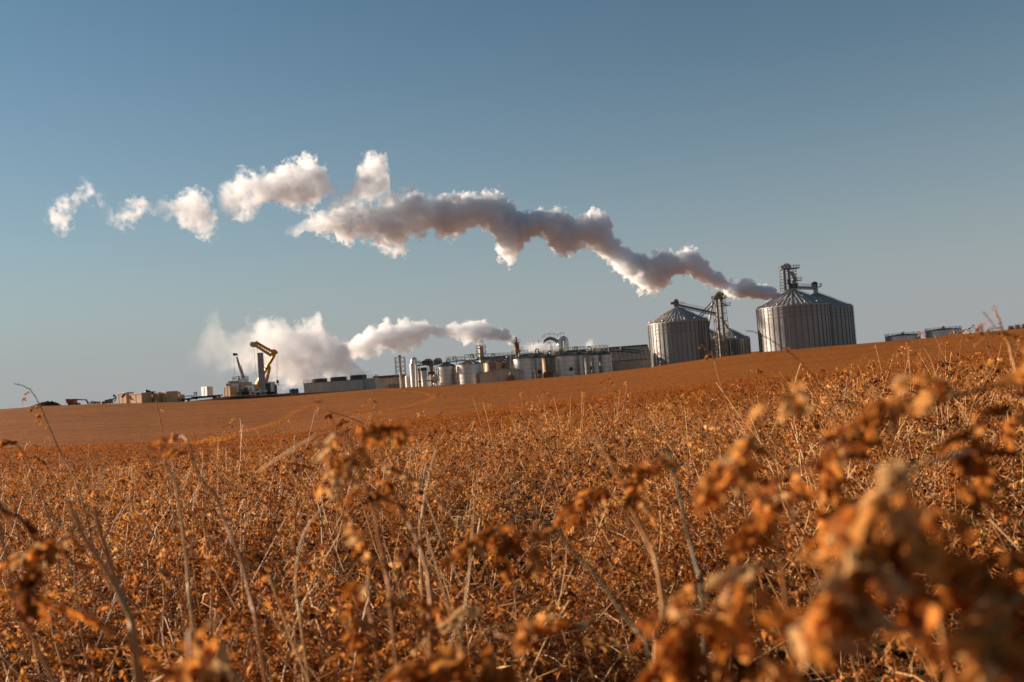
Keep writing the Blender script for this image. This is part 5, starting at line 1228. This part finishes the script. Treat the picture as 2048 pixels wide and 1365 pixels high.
def vwall(m, p, q, z0, z1, th=.12):
    p, q = Vector(p), Vector(q); n = (q - p).cross(UP).normalized() * th
    V = [(v.x, v.y, z) for z in (z0, z1) for v in (p, q, q - n, p - n)]
    m.add(V, [(3, 2, 1, 0), (4, 5, 6, 7), (0, 1, 5, 4), (1, 2, 6, 5), (2, 3, 7, 6), (3, 0, 4, 7)])
P = [a, b, c3, Vector((a.x + d_.x, a.y + d_.y, 0))]
m.add([(v.x, v.y, z) for z in (zb, zt) for v in P], [(3, 2, 1, 0), (4, 5, 6, 7), (0, 1, 5, 4), (1, 2, 6, 5), (2, 3, 7, 6), (3, 0, 4, 7)]); m.build('body', M['white'], t)
m = MB()
for i in range(7):
    q = b.lerp(c3, (i + .5) / 7); m.bar((q.x, q.y - .06, zb + .1), (q.x, q.y - .06, zt - .1), .14)
m.build('side_rib', M['grey_steel'], t)
m = MB(); q = a.lerp(b, .5); m.bar((q.x, q.y - .08, zb + .2), (q.x, q.y - .08, zt - .2), .06); m.build('door_rod', M['cream'], t)
crate('tan plywood crate against the machinery skid, left of the white process unit', 444.5, 774.2, 460, 791.5, 333, 3)

# process unit with rail topped tank
Y = 345; z0 = gz(475, Y)
t = thing('process_unit', 'large pale process unit with railed roof and lying drum behind the machinery', 'process unit', (W(475, 790, Y).x, Y, z0))
m = MB(); pbox(m, 453, 766, 497, 792, Y, 5, .4); m.build('housing', M['tan_steel'], t)
m = MB(); pbox(m, 456, 762.2, 478, 765.9, Y + .4, 4); m.build('upper_box', M['tan_steel'], t)
m = MB(); m.tube(wpath([(477, 763.5), (496, 763)], Y + 1.5), .95, 16); m.build('drum', M['white'], t, smooth=True)
m = MB(); a, b = W(465, 761.5, Y + .5), W(493, 759.5, Y + .5); m.rail([a, b, b + Vector((0, 3, 0)), a + Vector((0, 3, 0))], 1.2, .09, 1.1, True); m.build('guard_rail', M['grey_steel'], t)
m = MB(); q = W(477, 758, Y + 1); m.lathe(q.x, q.y, [(.35, q.z - 1), (.3, q.z + .7), (.5, q.z + .8), (.02, q.z + 1)], 10); m.build('vent_stack', M['steel'], t)
m = MB(); pbox(m, 463, 768, 477, 784, Y - .12, .1); m.build('front_panel', M['truckblue'], t)
m = MB(); pbox(m, 478, 770, 482, 788, Y - .12, .1); m.build('door', M['grey_steel'], t)
Y = 339; z0 = gz(468, Y)
t = thing('machinery_skid', 'cluttered dark machinery skid of pipes and frames before the pale process unit', 'machinery', (W(470, 790, Y).x, Y, z0))
g = np.random.default_rng(31)
m = MB()
for px_ in (461, 466, 472, 478, 484, 489):
    a = W(px_, 777 + g.uniform(-3, 3), Y); m.bar((a.x, Y, gz(px_, Y)), a, .2)
m.bar(W(461, 781, Y), W(489, 778.5, Y), .18); m.bar(W(461, 788, Y), W(489, 786, Y), .22)
m.build('frame', M['grey_steel'], t)
for i in range(9):
    x, y = g.uniform(461, 488), g.uniform(776, 789); m = MB()
    m.tube(wpath([(x, y), (x + g.uniform(-4, 4), y + g.uniform(-1, 1)), (x + g.uniform(-3, 3), y + g.uniform(3, 6))], Y - .3), g.uniform(.14, .3), 8); m.build('pipe', M[['dark_steel', 'steel', 'bright_steel', 'dark_steel'][i % 4]], t)
for x, y, w_, h_, mk in ((465, 786, 6, 4, 'dark_steel'), (475, 787, 5, 3, 'grey_steel'), (485, 784, 6, 6, 'dark_steel'), (492, 786, 5, 4, 'dark_steel')):
    m = MB(); pbox(m, x - w_ / 2, y - h_ / 2, x + w_ / 2, y + h_ / 2, Y - .2, 1.2); m.build('pump', M[mk], t)
for i, px_ in enumerate((434.5, 452, 455, 466.5)):
    q = W(px_, 790, 326); z0 = Hs(q.x, 326); m = MB(); m.tube([(q.x, 326, z0 - .1), (q.x + .03, 326, z0 + 1.5)], .11, 6)
    o = m.build('stake', M['cream'], None, loc=(q.x, 326, z0)); tagit(o, 'pale wooden stake stuck in the earth bank before the machinery', 'stake', 'stakes along the earth bank')

# telescopic crane (grey)
Y = 352; z0 = gz(487, Y)
t = thing('telescopic_crane', 'thin dark telescopic crane boom rising behind the pale process unit', 'crane', (W(487, 770, Y).x, Y, z0))
p = wpath([(488, 764), (483, 746), (478, 731), (473.5, 714), (471, 709.5)], Y)
m = MB(); m.tube(p[:3], [.62, .52, .46], 8); m.build('boom_base', M['steel'], t)
m = MB(); m.tube([p[2] + (p[1] - p[2]) * .05, p[3]], [.4, .28], 8); m.build('boom_tip', M['dark_steel'], t)
m = MB(); m.box(p[4].x - .6, p[4].x + .7, Y - .4, Y + .4, p[4].z - .4, p[4].z + .35); m.tube([p[4] + Vector((-.4, -.3, .1)), p[4] + Vector((-.4, .3, .1))], .5, 10); m.build('boom_head', M['dark_steel'], t)
m = MB(); a = wpath([(490.5, 759), (486, 745), (482, 731)], Y - .7); m.tube(a, .1, 5); 
for i in range(8):
    s_ = i / 7; q0 = a[0].lerp(a[2], s_); q1 = p[0].lerp(p[2], s_); m.bar(q0, q1, .1)
m.build('stowed_jib', M['grey_steel'], t)
m = MB(); pbox(m, 481, 764, 494, 778, Y, 2.6, 1.0); m.build('carrier', M['grey_steel'], t)
m = MB(); a = p[4] + Vector((-.5, 0, -.2)); m.bar(a, Vector((a.x - .2, a.y, W(472, 752, Y).z)), .05); m.build('hoist_rope', M['dark_steel'], t)

# big yellow crane
Y = 343; z0 = gz(525, Y); k = sc(Y)
t = thing('yellow_crane', 'big yellow heavy lift crane with folded over double beam jib', 'crane', (W(525, 785, Y).x, Y, z0))
m = MB(); m.tube(wpath([(511, 778), (516, 765), (519.5, 757)], Y), [.9, .8, .7], 4); m.box(W(509, 775, Y).x, W(519, 775, Y).x, Y - .8, Y + .8, W(512, 782, Y).z, W(512, 771, Y).z); m.build('boom_foot', M['yellow'], t)
for a, b in (((515, 772), (535, 737)), ((528.5, 771), (538.5, 737)), ((533.5, 766), (540.5, 736))):
    m = MB(); m.tube(wpath([a, b], Y + (.3 if a[0] < 520 else -.3)), .34, 8); m.build('boom_strut', M['yellow'], t)
m = MB(); m.tube(wpath([(529, 744), (533.5, 733), (540, 724), (546.5, 713), (551, 703.5)], Y), [.45, .6, .72, .7, .5], 4); m.build('main_boom', M['yellow'], t)
m = MB(); m.tube(wpath([(530, 737), (541, 735)], Y), .68, 4); m.build('boom_collar', M['yellow'], t)
c = W(548, 704, Y)
m = MB(); m.tube([c + Vector((0, -.9, 0)), c + Vector((0, .9, 0))], .85, 14); m.bar(W(542, 710, Y), W(555, 705, Y), 1.4, .8); m.build('knee_joint', M['yellow'], t)
for a, b, dy in (((543, 712), (506, 688.5), -.7), ((549, 706), (513, 686), .7)):
    m = MB(); m.bar(W(*a, Y + dy), W(*b, Y + dy), .42, .95); m.build('jib_beam', M['yellow'], t)
m = MB()
for s_ in np.linspace(.1, .95, 8):
    m.bar(W(543, 712, Y - .7).lerp(W(506, 688.5, Y - .7), s_), W(549, 706, Y + .7).lerp(W(513, 686, Y + .7), s_), .2)
m.build('jib_brace', M['tan_steel'], t)
m = MB(); q = W(506.5, 689.5, Y); m.tube([q + Vector((0, -.9, 0)), q + Vector((0, .9, 0))], .95, 16); m.build('tip_sheave', M['tan_steel'], t)
m = MB(); q = W(513, 685.5, Y); m.tube([q + Vector((0, -.3, 0)), q + Vector((0, .9, 0))], .5, 12); m.build('guide_sheave', M['yellow'], t)
for a, b in (((507, 692), (513, 756)), ((514.5, 695), (518, 728)), ((552, 712), (553.5, 763)), ((555.5, 710), (556, 763)), ((533, 697), (548, 703))):
    m = MB(); m.bar(W(*a, Y - .4), W(*b, Y - .4), .07); m.build('hoist_rope', M['dark_steel'], t)
m = MB(); q = W(555, 765, Y - .4); m.box(q.x - .35, q.x + .45, q.y - .3, q.y + .3, q.z - .3, q.z + .7); m.tube([q + Vector((.05, 0, -.3)), q + Vector((.05, 0, -.8)), q + Vector((.3, 0, -1.0)), q + Vector((.45, 0, -.75))], .12, 6); m.build('hook_block', M['dark_steel'], t)
m = MB(); pbox(m, 512, 771, 550, 787, Y + 1.5, 3, 1.0); m.build('carrier_deck', M['dark_steel'], t)
m = MB(); pbox(m, 529.5, 768, 541, 785, Y + .2, 3.0); m.build('machine_house', M['dark_steel'], t)
m = MB(); pbox(m, 541.1, 764, 546.2, 784, Y - .2, 3.2); m.build('counterweight', M['white'], t)
m = MB(); pbox(m, 528, 765.2, 541, 767.6, Y - .2, 3.2); m.build('roof_hood', M['grey_steel'], t)

Y = 337; a, b = W(524.5, 787, Y), W(524, 706.5, Y); k = sc(Y)
t = thing('steel_column', 'tall plain grey square column standing in front of the yellow crane', 'column', (a.x, Y, Hs(a.x, Y)))
m = MB(); w0 = 5.3 * k; V = []
for z, w in ((Hs(a.x, Y) - .2, w0), (b.z, w0 * .86)):
    V += [(a.x - .05 - w, Y, z), (a.x + w, Y, z), (a.x + w, Y + 2 * w, z), (a.x - .05 - w, Y + 2 * w, z)]
m.add(V, [(3, 2, 1, 0), (4, 5, 6, 7), (0, 1, 5, 4), (1, 2, 6, 5), (2, 3, 7, 6), (3, 0, 4, 7)]); m.build('shaft', M['col_grey'], t)
m = MB(); m.box(a.x - w0 * .95, a.x + w0 * .92, Y - .06, Y + 1.7, b.z + .003, b.z + .14); m.build('cap', M['concrete'], t)
m = MB(); m.bar((a.x - w0 * .98, Y - .05, Hs(a.x, Y)), (a.x - w0 * .84, Y - .05, b.z), .16); m.build('corner_angle', M['tan_steel'], t)

Y = 341; z0 = gz(499, Y)
t = thing('site_cabin', 'white site cabin between the pale process unit and the yellow crane foot', 'cabin', (W(499, 787, Y).x, Y, z0))
m = MB(); pbox(m, 491, 771, 508, 787, Y, 3, .5); m.build('wall', M['white'], t)
m = MB(); c, w, h = pbox(m, 490.5, 769.6, 508.5, 770.8, Y - .15, 3.3); m.build('roof', M['concrete'], t)
m = MB(); pbox(m, 500, 776, 503, 786.5, Y - .06, .05); m.build('door', M['grey_steel'], t)

# pickup
Y = 330; k = sc(Y); z0 = gz(515, Y)
z0 = max(z0, W(515, 788.2, Y).z)
x0 = W(499.5, 786, Y).x; L = 32.5 * k
t = thing('pickup_truck', 'pale blue white pickup truck parked on the earth bank before the column', 'pickup', (x0 + L / 2, Y, z0))
def prof(m, pts, y0, y1):
    n = len(pts); m.add([(x0 + L * a, y0, z0 + b) for a, b in pts] + [(x0 + L * a, y1, z0 + b) for a, b in pts], [tuple(range(n)), tuple(range(2 * n - 1, n - 1, -1))] + [(i, i + n, (i + 1) % n + n, (i + 1) % n) for i in range(n)])
m = MB(); prof(m, [(0, .45), (0, .85), (.04, 1.0), (.26, 1.1), (.60, 1.12), (.61, 1.12), (1, 1.12), (1, .5), (.87, .42), (.13, .42)], Y, Y + 1.85); m.build('body', M['truckblue'], t)
m = MB(); prof(m, [(.24, 1.123), (.345, 1.72), (.56, 1.75), (.60, 1.123)], Y + .12, Y + 1.73); m.build('cab', M['truckblue'], t)
m = MB(); prof(m, [(.285, 1.18), (.355, 1.62), (.44, 1.64), (.44, 1.18)], Y + .095, Y + .115); m.build('window', M['glass'], t)
m = MB(); prof(m, [(.455, 1.18), (.455, 1.64), (.545, 1.65), (.575, 1.18)], Y + .095, Y + .115); m.build('window', M['glass'], t)
for a in (.16, .80):
    for yy in (Y - .03, Y + 1.62):
        m = MB(); m.tube([(x0 + L * a, yy, z0 + .38), (x0 + L * a, yy + .26, z0 + .38)], .39, 16); w_ = m.build('wheel', M['rubber'], t)
        m = MB(); m.tube([(x0 + L * a, yy - .02, z0 + .38), (x0 + L * a, yy + .28, z0 + .38)], .2, 10); m.build('rim', M['steel'], w_)
m = MB(); m.box(x0 - .03, x0 - .003, Y + .1, Y + .45, z0 + .78, z0 + .93); m.build('headlight', M['glass'], t)
m = MB(); m.box(x0 - .1, x0 + .1, Y - .02, Y + 1.87, z0 + .44, z0 + .6); m.build('bumper', M['dark_steel'], t)
# black loader parked between
Y = 334; z0 = gz(489, Y)
t = thing('parked_loader', 'dark loader parked between the machinery skid and the pickup truck', 'loader', (W(490, 790, Y).x, Y, z0))
m = MB(); pbox(m, 486, 780, 496, 787.5, Y, 1.8); m.build('body', M['dark_steel'], t)
m = MB(); pbox(m, 488, 775.5, 493, 779.9, Y + .1, 1.6); m.build('cab', M['glass'], t)
for px_ in (487.5, 495):
    q = W(px_, 787.5, Y); m = MB(); m.tube([(q.x, Y - .3, q.z), (q.x, Y + .1, q.z)], .62, 14); m.build('wheel', M['rubber'], t)

# portable toilets
def cabin_toilet(label, x0, x1, y0, Y, mk):
    k = sc(Y); c = W((x0 + x1) / 2, y0, Y); w = (x1 - x0) * k / 2; z0 = Hs(c.x, Y) - .1
    t = thing('portable_toilet', label, 'portable toilet', (c.x, Y, z0), 'portable toilets on the crest')
    m = MB(); m.box(c.x - w, c.x + w, Y, Y + 1.3, z0, c.z - .3); m.build('booth', M[mk], t)
    m = MB(); m.box(c.x - w * .8, c.x + w * .8, Y - .05, Y - .003, z0 + .2, c.z - .45); m.build('door', M[mk], t)
    m = MB(); m.add([(c.x - w - .06, Y - .08, c.z - .298), (c.x + w + .06, Y - .08, c.z - .298), (c.x + w + .06, Y + 1.38, c.z - .298), (c.x - w - .06, Y + 1.38, c.z - .298), (c.x - w * .5, Y + .3, c.z), (c.x + w * .5, Y + .3, c.z), (c.x + w * .5, Y + 1, c.z), (c.x - w * .5, Y + 1, c.z)],
                    [(3, 2, 1, 0), (4, 5, 6, 7), (0, 1, 5, 4), (1, 2, 6, 5), (2, 3, 7, 6), (3, 0, 4, 7)]); m.build('roof', M['pale_blue' if mk != 'green' else 'green'], t)
cabin_toilet('narrow pale blue portable toilet left of the dark green one', 578.5, 581.8, 778.5, 345, 'pale_blue')
cabin_toilet('dark green portable toilet between the pale and the bright blue ones', 582.6, 588.3, 777.6, 340, 'green')
cabin_toilet('bright blue portable toilet nearest the cooling tower', 590, 595.2, 777, 340, 'blue')

# bare trees far off to the side
def tree(label, px_, ytop, Y, seed, spread=3.4):
    g = np.random.default_rng(seed); q = W(px_, ytop, Y); z0 = Hs(q.x, Y) - .3; h = max(4.0, q.z - z0)
    t = thing('bare_tree', label, 'tree', (q.x, Y, z0), 'bare trees beyond the field')
    m = MB(); m.tube([(q.x, Y, z0), (q.x + .2, Y, z0 + h * .3), (q.x, Y, z0 + h * .55)], [.45, .32, .2], 8); m.build('trunk', M['trunk'], t)
    m = MB()
    for i in range(150):
        a = g.uniform(0, 6.28); zz = z0 + h * g.uniform(.22, .75); p = Vector((q.x + g.normal(0, .2), Y + g.normal(0, .2), zz)); d = Vector((math.cos(a), math.sin(a), g.uniform(.2, 1.3))).normalized(); L = g.uniform(.8, 1.0) * h * .42 * (1.2 - (zz - z0) / h)
        e = p + d * L; m.bar(p, e, .09)
        for b in range(5):
            s_ = p.lerp(e, g.uniform(.3, 1)); m.bar(s_, s_ + Vector((g.normal(0, .6), g.normal(0, .6), abs(g.normal(.4, .4)))), .06)
    m.build('crown', M['twig'], t)
tree('bare tree at the far edge of the field, closest to the railed tanks', 2021, 648.5, 760, 1)
tree('bare tree at the far field edge between its two neighbours', 2034, 646.5, 770, 2)
tree('bare tree at the far field edge, farthest from the railed tanks', 2048, 645, 765, 3)

# dark lump out in the field
gh = ground_hit(639, 806)
if gh:
    x_, y_ = gh; g = np.random.default_rng(9); v = Veg()
    for i in range(120):
        p = np.array([x_ + g.normal(0, .75), y_ + g.normal(0, .4), Hs(x_, y_) + .3 + abs(g.normal(0, .28))]); leaf(v, p, g.normal(0, 1, 3), g.normal(0, 1, 3), g.uniform(.2, .4), .07, 2, 1, float(g.uniform(0, .12)), g, mi=0)
    V, Q, Mi, T = v.get(); base = np.array([x_, y_, Hs(x_, y_)]); o = quads_mesh('weed_clump', V - base, Q, [M['leaf']], Mi, {'tint': T}); o.location = base
    tagit(o, 'dark clump of dead weeds lying out in the smooth field', 'weed clump')

# ------------------------------------------------------------------ steam plumes
def plume(name, label, pts, Y, amp=0.9, gain=2.2, dens=0.32, nscale=0.16, depth=1.0, color=(0.94, 0.955, 0.97), step=1.1, seed=0.0, aniso=0.3, soft=0.35, size=1.2, holes=0.0):
    """pts: (px, top, bottom, strength) along the drift; a real volume of the traced height, as deep as it is high"""
    rows = []
    for px_, a, b, d in pts:
        pa, pb = W(px_, a, Y), W(px_, b, Y); rows.append(((pa.x + pb.x) / 2, pa.z, pb.z, d))
    rows.sort(); X = [r[0] for r in rows]
    x0, x1 = X[0] - 6, X[-1] + 1.5
    z0 = min(r[2] for r in rows) - 4; z1 = max(r[1] for r in rows) + 4; dm = max(r[3] for r in rows)
    # hull that holds the volume
    n, k = 60, 14; V = []; rmax = []
    xs = np.linspace(x0, x1, n); top = np.interp(xs, X, [r[1] for r in rows]); bot = np.interp(xs, X, [r[2] for r in rows])
    for i in range(n):
        lo = max(0, i - 2); hi = min(n, i + 3); t_, b_ = top[lo:hi].max(), bot[lo:hi].min(); c = (t_ + b_) / 2; h = (t_ - b_) / 2 * 1.3 + 1.6
        for j in range(k):
            a = 2 * PI * j / k; V.append((xs[i], Y + h * depth * math.cos(a), c + h * math.sin(a)))
    F = [(i * k + j, i * k + (j + 1) % k, (i + 1) * k + (j + 1) % k, (i + 1) * k + j) for i in range(n - 1) for j in range(k)]
    F += [tuple(range(k))[::-1], tuple((n - 1) * k + j for j in range(k))]
    me = bpy.data.meshes.new(name); me.from_pydata(V, [], F); me.update()
    o = bpy.data.objects.new(name, me); COL.objects.link(o)
    m = bpy.data.materials.new(name); m.use_nodes = True; t = m.node_tree; N, L = t.nodes, t.links; N.clear()
    out = N.new('ShaderNodeOutputMaterial')
    def math_(op, a, b=None, clamp=False):
        q = N.new('ShaderNodeMath'); q.operation = op; q.use_clamp = clamp
        for i, v in enumerate((a, b)):
            if v is None: continue
            if isinstance(v, (int, float)): q.inputs[i].default_value = v
            else: L.new(v, q.inputs[i])
        return q.outputs[0]
    geo = N.new('ShaderNodeNewGeometry'); pos = geo.outputs['Position']
    # turbulent displacement of the drift
    nz = N.new('ShaderNodeTexNoise'); nz.inputs['Scale'].default_value = nscale * .45; nz.inputs['Detail'].default_value = 3
    off = N.new('ShaderNodeVectorMath'); off.operation = 'ADD'; L.new(pos, off.inputs[0]); off.inputs[1].default_value = (seed * 37.1, seed * 11.3, seed * 5.7)
    L.new(off.outputs[0], nz.inputs['Vector'])
    wv = N.new('ShaderNodeVectorMath'); wv.operation = 'MULTIPLY_ADD'; L.new(nz.outputs['Color'], wv.inputs[0]); wv.inputs[1].default_value = (11, 11, 9); wv.inputs[2].default_value = (-5.5, -5.5, -4.5)
    wp = N.new('ShaderNodeVectorMath'); wp.operation = 'ADD'; L.new(pos, wp.inputs[0]); L.new(wv.outputs[0], wp.inputs[1])
    sp = N.new('ShaderNodeSeparateXYZ'); L.new(wp.outputs[0], sp.inputs[0])
    sp0 = N.new('ShaderNodeSeparateXYZ'); L.new(pos, sp0.inputs[0])
    u = math_('DIVIDE', math_('SUBTRACT', sp.outputs['X'], x0), x1 - x0, True)
    cb = N.new('ShaderNodeCombineColor'); [L.new(u, cb.inputs[i]) for i in range(3)]
    rc = N.new('ShaderNodeRGBCurve'); mp = rc.mapping; mp.use_clip = True
    for ci, f in enumerate((lambda r: (r[1] - z0) / (z1 - z0), lambda r: (r[2] - z0) / (z1 - z0), lambda r: r[3] / dm)):
        c = mp.curves[ci]; p = [((r[0] - x0) / (x1 - x0), f(r)) for r in rows]
        p = [(0.0, p[0][1] if ci < 2 else 0.0)] + p + [(1.0, p[-1][1])]
        c.points[0].location = p[0]; c.points[1].location = p[-1]
        for q in p[1:-1]: c.points.new(*q)
        for q in c.points: q.handle_type = 'VECTOR'
    mp.update()
    L.new(cb.outputs[0], rc.inputs['Color'])
    sc_ = N.new('ShaderNodeSeparateColor'); L.new(rc.outputs[0], sc_.inputs[0])
    zt = math_('MULTIPLY_ADD', sc_.outputs[0], z1 - z0); zt.node.inputs[2].default_value = z0
    zb = math_('MULTIPLY_ADD', sc_.outputs[1], z1 - z0); zb.node.inputs[2].default_value = z0
    hh = math_('MULTIPLY', math_('SUBTRACT', zt, zb), 0.5)
    zc = math_('MULTIPLY', math_('ADD', zt, zb), 0.5)
    qz = math_('DIVIDE', math_('SUBTRACT', sp.outputs['Z'], zc), hh)
    qy = math_('DIVIDE', math_('SUBTRACT', sp.outputs['Y'], Y), math_('MULTIPLY', hh, depth))
    q = math_('SQRT', math_('ADD', math_('MULTIPLY', qz, qz), math_('MULTIPLY', qy, qy)))
    nf = N.new('ShaderNodeTexNoise'); nf.inputs['Scale'].default_value = nscale; nf.inputs['Detail'].default_value = 6; nf.inputs['Roughness'].default_value = 0.66; nf.inputs['Lacunarity'].default_value = 2.1
    L.new(off.outputs[0], nf.inputs['Vector'])
    core = math_('SUBTRACT', size - soft * .4, q)
    d = math_('ADD', core, math_('MULTIPLY', math_('SUBTRACT', nf.outputs['Fac'], 0.5), amp * 2))
    d = math_('MULTIPLY', d, gain, True)
    d = math_('MULTIPLY', d, math_('MULTIPLY', sc_.outputs[2], dens * dm))
    if holes:                                               # gaps where the drift has torn apart
        nh = N.new('ShaderNodeTexNoise'); nh.inputs['Scale'].default_value = nscale * .55; nh.inputs['Detail'].default_value = 3
        of2 = N.new('ShaderNodeVectorMath'); of2.operation = 'ADD'; L.new(off.outputs[0], of2.inputs[0]); of2.inputs[1].default_value = (51, 17, 9); L.new(of2.outputs[0], nh.inputs['Vector'])
        hr = N.new('ShaderNodeMapRange'); hr.interpolation_type = 'SMOOTHSTEP'; hr.inputs['From Min'].default_value = .38; hr.inputs['From Max'].default_value = .60; hr.inputs['To Min'].default_value = 1 - holes
        L.new(nh.outputs['Fac'], hr.inputs['Value']); d = math_('MULTIPLY', d, hr.outputs[0])
    pv = N.new('ShaderNodeVolumePrincipled'); pv.inputs['Color'].default_value = (*color, 1); pv.inputs['Anisotropy'].default_value = aniso
    L.new(d, pv.inputs['Density']); L.new(pv.outputs[0], out.inputs['Volume'])
    try: m.cycles.volume_step_rate = step / (sum((max(v[i] for v in V) - min(v[i] for v in V)) for i in range(3)) / 3 / 10)
    except Exception as e: print('step', e)
    me.materials.append(m)
    return tagit(o, label, 'steam plume')

PL1 = [(1555, 584, 599, 2.2), (1538, 575, 599, 2.2), (1510, 564, 599, 2), (1476, 559, 593, 1.8), (1460, 562, 594, 1.6), (1447, 547, 590, 1.4), (1429, 541, 582, 1.2), (1413, 521, 572, 1), (1397, 509, 565, 1), (1379, 494, 547, 1),
       (1357, 508, 546, 1), (1319, 503, 578, 1), (1294, 514, 588, 1), (1257, 500, 562, 1), (1226, 466, 537, 1), (1204, 425, 508, 1), (1179, 427, 494, .95), (1157, 445, 492, .8), (1132, 427, 510, .95),
       (1110, 422, 505, .95), (1082, 417, 470, .9), (1060, 427, 478, .85), (1038, 428, 497, 1), (1019, 404, 520, .8), (1000, 396, 512, 1), (980, 386, 462, .8), (959, 392, 456, .85), (935, 389, 453, .8), (910, 393, 472, .7), (886, 398, 474, .65)]
PL1b = [(900, 396, 474, .6), (862, 396, 460, .8), (832, 378, 468, 1), (813, 389, 478, 1), (789, 393, 503, 1), (769, 400, 497, 1), (752, 418, 481, 1), (735, 414, 479, 1), (715, 406, 479, 1), (691, 404, 483, 1), (666, 410, 473, 1), (649, 425, 469, .8), (630, 432, 468, .45), (613, 437, 466, .4), (590, 455, 477, .2)]
PL1c = [(772, 322, 390, .75), (754, 315, 398, .8), (738, 318, 402, .75), (722, 332, 405, .6), (700, 383, 414, .5), (679, 379, 409, .5), (666, 360, 395, .6), (652, 345, 394, .8), (635, 322, 384, 1), (625, 319, 412, 1), (605, 328, 413, 1), (581, 332, 411, 1), (557, 343, 410, 1), (540, 346, 392, .9), (519, 354, 415, .5), (500, 352, 424, .45), (483, 345, 433, .5), (460, 375, 430, .35)]
PL1d = [(431, 440, 458, .2), (417, 396, 470, .5), (385, 387, 450, .8), (361, 400, 448, .7), (344, 410, 434, .4), (329, 396, 432, .15), (307, 414, 434, .25), (285, 397, 424, .6), (265, 401, 440, .7), (246, 420, 456, .6), (229, 433, 451, .25), (212, 405, 440, .03), (185, 366, 384, .25), (173, 362, 399, .5), (160, 378, 409, .55), (146, 400, 416, .3), (129, 404, 461, .6), (117, 406, 462, .5), (107, 420, 443, .2)]
plume('steam_plume', 'long thick grey white steam plume streaming from the chimney behind the largest bin', PL1, 560, amp=1.35, gain=6, dens=.62, nscale=.24, seed=1, size=1.14, holes=.0)
plume('steam_plume', 'broad sunlit steam cloud where the long plume begins to thin out', PL1b, 560, amp=1.45, gain=4.5, dens=.42, nscale=.2, seed=2, holes=.65, size=1.15)
plume('steam_plume', 'upright puff and bright torn steam cloud above the long plume', PL1c, 560, amp=1.8, gain=3.2, dens=.34, nscale=.22, seed=3, holes=.85, size=1.25)
plume('steam_plume', 'faint torn wisps of steam drifting far from the chimney', PL1d, 560, amp=2.6, gain=1.6, dens=.24, nscale=.26, seed=4, holes=.95, size=1.4, soft=.2)
PL2 = [(1029, 672, 694, 1), (1012, 657, 689, 1), (990, 655, 686, 1), (971, 645, 680, 1), (955, 645, 683, 1), (932, 645, 690, .9), (904, 646, 678, .9), (885, 652, 671, .8), (857, 642, 668, .8), (837, 641, 688, .8), (815, 641, 700, .9), (796, 655, 700, .9), (782, 641, 700, 1), (755, 655, 700, .9), (740, 657, 714, .9), (725, 668, 714, .8), (696, 680, 718, .6)]
plume('steam_plume', 'middle steam plume blown sideways from the rust brown exhaust tower', PL2, 463, amp=1.2, gain=4.5, dens=.5, nscale=.28, seed=5, holes=.4)
PL3 = [(733, 737, 752, 1), (722, 722, 752, 1), (708, 706, 754, 1), (692, 686, 756, 1), (676, 678, 757, 1), (659, 670, 759, .95), (640, 643, 761, .9), (614, 654, 763, .85), (585, 668, 766, .75), (565, 646, 766, .7), (536, 634, 760, .5), (517, 648, 750, .35), (487, 665, 746, .2), (458, 660, 742, .12), (440, 632, 740, .07), (419, 634, 740, .06), (392, 690, 740, .02)]
plume('steam_plume', 'broad low steam bank rolling off the cooling tower behind the yellow crane', PL3, 408, amp=1.05, gain=2.2, dens=.34, nscale=.2, seed=6, holes=.55, size=1.22, depth=.75, soft=.2)
plume('steam_plume', 'small white puff hiding the foot of the arched duct', [(1128, 690, 708, .3), (1115, 682, 708, .8), (1095, 686, 709, 1), (1075, 686, 710, 1), (1060, 692, 711, .8), (1045, 696, 712, .4)], 466, amp=.8, gain=1.6, dens=.22, nscale=.25, seed=7)
plume('steam_plume', 'small upright puff rising above the tank catwalk beside the warehouse ridge', [(1205, 697, 706, .4), (1194, 690, 706, .8), (1186, 682, 706, .9), (1179, 680, 700, .6), (1172, 688, 700, .2)], 462, amp=.8, gain=1.5, dens=.25, nscale=.3, seed=8)
